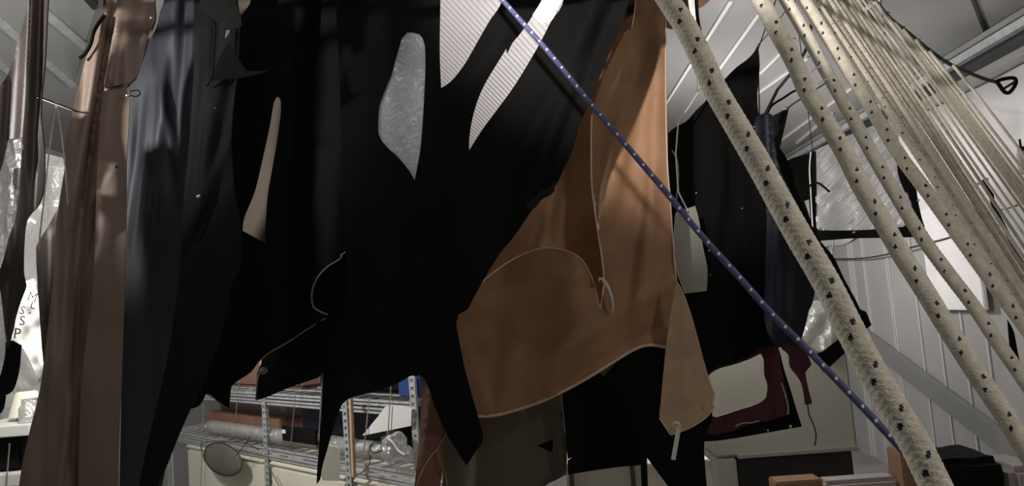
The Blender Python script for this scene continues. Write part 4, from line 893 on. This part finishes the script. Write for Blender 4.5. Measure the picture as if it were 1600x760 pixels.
# the dense fan
fan = []
FX = [(1272, 13), (1283, 12), (1293, 11), (1302, 9.5), (1311, 9), (1319, 8), (1326, 7), (1333, 6), (1340, 5), (1348, 4.5), (1356, 4.5)]
for i, (x0, w_) in enumerate(FX):
    fan.append((x0, w_, 500 - 14.5 * i - .25 * i * i, 2.25 + .08 * i))
lab = 'slender cream rope within the dense slanting bundle at upper right'
for i, (x0, w_, y1, Yd) in enumerate(fan):
    j = random.uniform(-2, 2); sl = (1600 - x0) / y1
    p0 = (x0 - 100 * sl, -100); p3 = (1600 + 60 * sl, y1 + 60)
    mid = (x0 + .45 * (1600 - x0) + j, .45 * y1 - 6)
    rope('slender_rope', [p0, (x0, 0), mid, (1600, y1), p3], Yd, Yd - .3, w_ * (.85 if i > 2 else 1), w_ * (.8 if i > 2 else .95), [M['drab_rope'], M['fleck']] if i % 3 == 1 or i == 5 else CR, lab, 'rope', 'dense bundle of slender cream ropes', N=6, turn=.09, fleck=(0,) if i < 2 else (), seg=16, plain=(i > 6))
# dark cable and the ropes tied to it
CP = [(1330, -40), (1366, 0), (1392, 30), (1420, 52), (1450, 77), (1480, 98), (1510, 112), (1540, 124), (1556, 128)]
cab = empty('support_cable', P(1366, 0, 3.3)); tag(cab, 'dark sagging cable with shackle at the eave beam, upper right', 'cable')
tube('cable', [P(x, y, 3.35 + .001 * (x - 1366)) for x, y in CP], .0085, M['dark_steel'], cab, 8, cm=6)
tube('shackle', [P(x, y, 3.5) for x, y in ((1556, 128), (1566, 124), (1584, 122), (1587, 131), (1578, 144), (1570, 144), (1562, 134), (1558, 128))], .009, M['black'], cab, 8, cm=5)
tube('shackle_pin', [P(1566, 140, 3.5), P(1586, 128, 3.5)], .006, M['dark_steel'], cab, 8)
for i, (x, y) in enumerate(((1378, 18), (1402, 40), (1426, 60), (1448, 84), (1470, 92))):
    tube('tie', [P(x + 12, y + 2, 3.36), P(x + 4, y + 1, 3.35), P(x, y + 4, 3.36)], .003, M['dark_steel'], cab, 6)
for i, (x, y, y1) in enumerate(((1367, 2, 322), (1376, 14, 316), (1387, 26, 309), (1398, 36, 301), (1411, 46, 294), (1431, 62, 283), (1452, 80, 268), (1489, 102, 243))):
    xe = 1600; 
    rope('slender_rope', [(x, y), ((x + xe) / 2, (y + y1) / 2 - 2), (xe, y1), (1660, y1 + 85)], 3.33, 3.0, 4.6, 4.6, CR, 'thin cream rope tied to the dark sagging cable and slanting down right', 'rope', 'thin ropes tied to the sagging cable', seg=8, plain=True)
# small knots, loops around the big rope top
rt = empty('strap_loop', P(1080, 0, 1.75)); tag(rt, 'cream and black straps hanging down behind the thickest rope top', 'strap')
tube('cream_strap', [P(1076, -60, 1.75), P(1079, 0, 1.75), P(1084, 30, 1.75), P(1087, 58, 1.75)], .006, M['cream_rope'], rt, 8, cm=5)
tube('white_thread', [P(1082, -60, 1.73), P(1084, 0, 1.73), P(1088, 50, 1.73)], .0018, M['white'], rt, 6, cm=5)
tube('black_strap', [P(1088, -60, 1.78), P(1087, 0, 1.78), P(1090, 38, 1.78), P(1100, 74, 1.78)], .0065, M['black'], rt, 8, cm=5)
o = tube('cream_strap', [P(1090, 100, 1.6), P(1091, 125, 1.6), P(1090, 143, 1.6), P(1104, 128, 1.6)], .003, M['cream_rope'], None, 8); tag(o, 'small cream loop dangling under the thickest rope', 'strap')
rt = root_for('leather_hide', 1080, 2.6, 'brown leather corner showing behind top of the thickest rope', 'leather hide')
sheet('body', [(1036, 'T'), (1112, 'T'), (1108, 2), (1098, 10), (1080, 20), (1060, 40), (1050, 46), (1038, 42), (1030, 10)], depth_fn(2.6, [], .01, 95), M['russet'], (), rt, step=7, Y0=2.6)
o = tube('tie_wire', [P(x, y, 1.72) for x, y in ((1268, 113), (1274, 107), (1282, 104))], .002, M['white'], None, 6, cm=4); tag(o, 'upper short white tie between the flecked ropes', 'tie')
o = tube('tie_wire', [P(x, y, 1.72) for x, y in ((1280, 131), (1286, 126), (1294, 124))], .002, M['white'], None, 6, cm=4); tag(o, 'lower short white tie between the flecked ropes', 'tie')
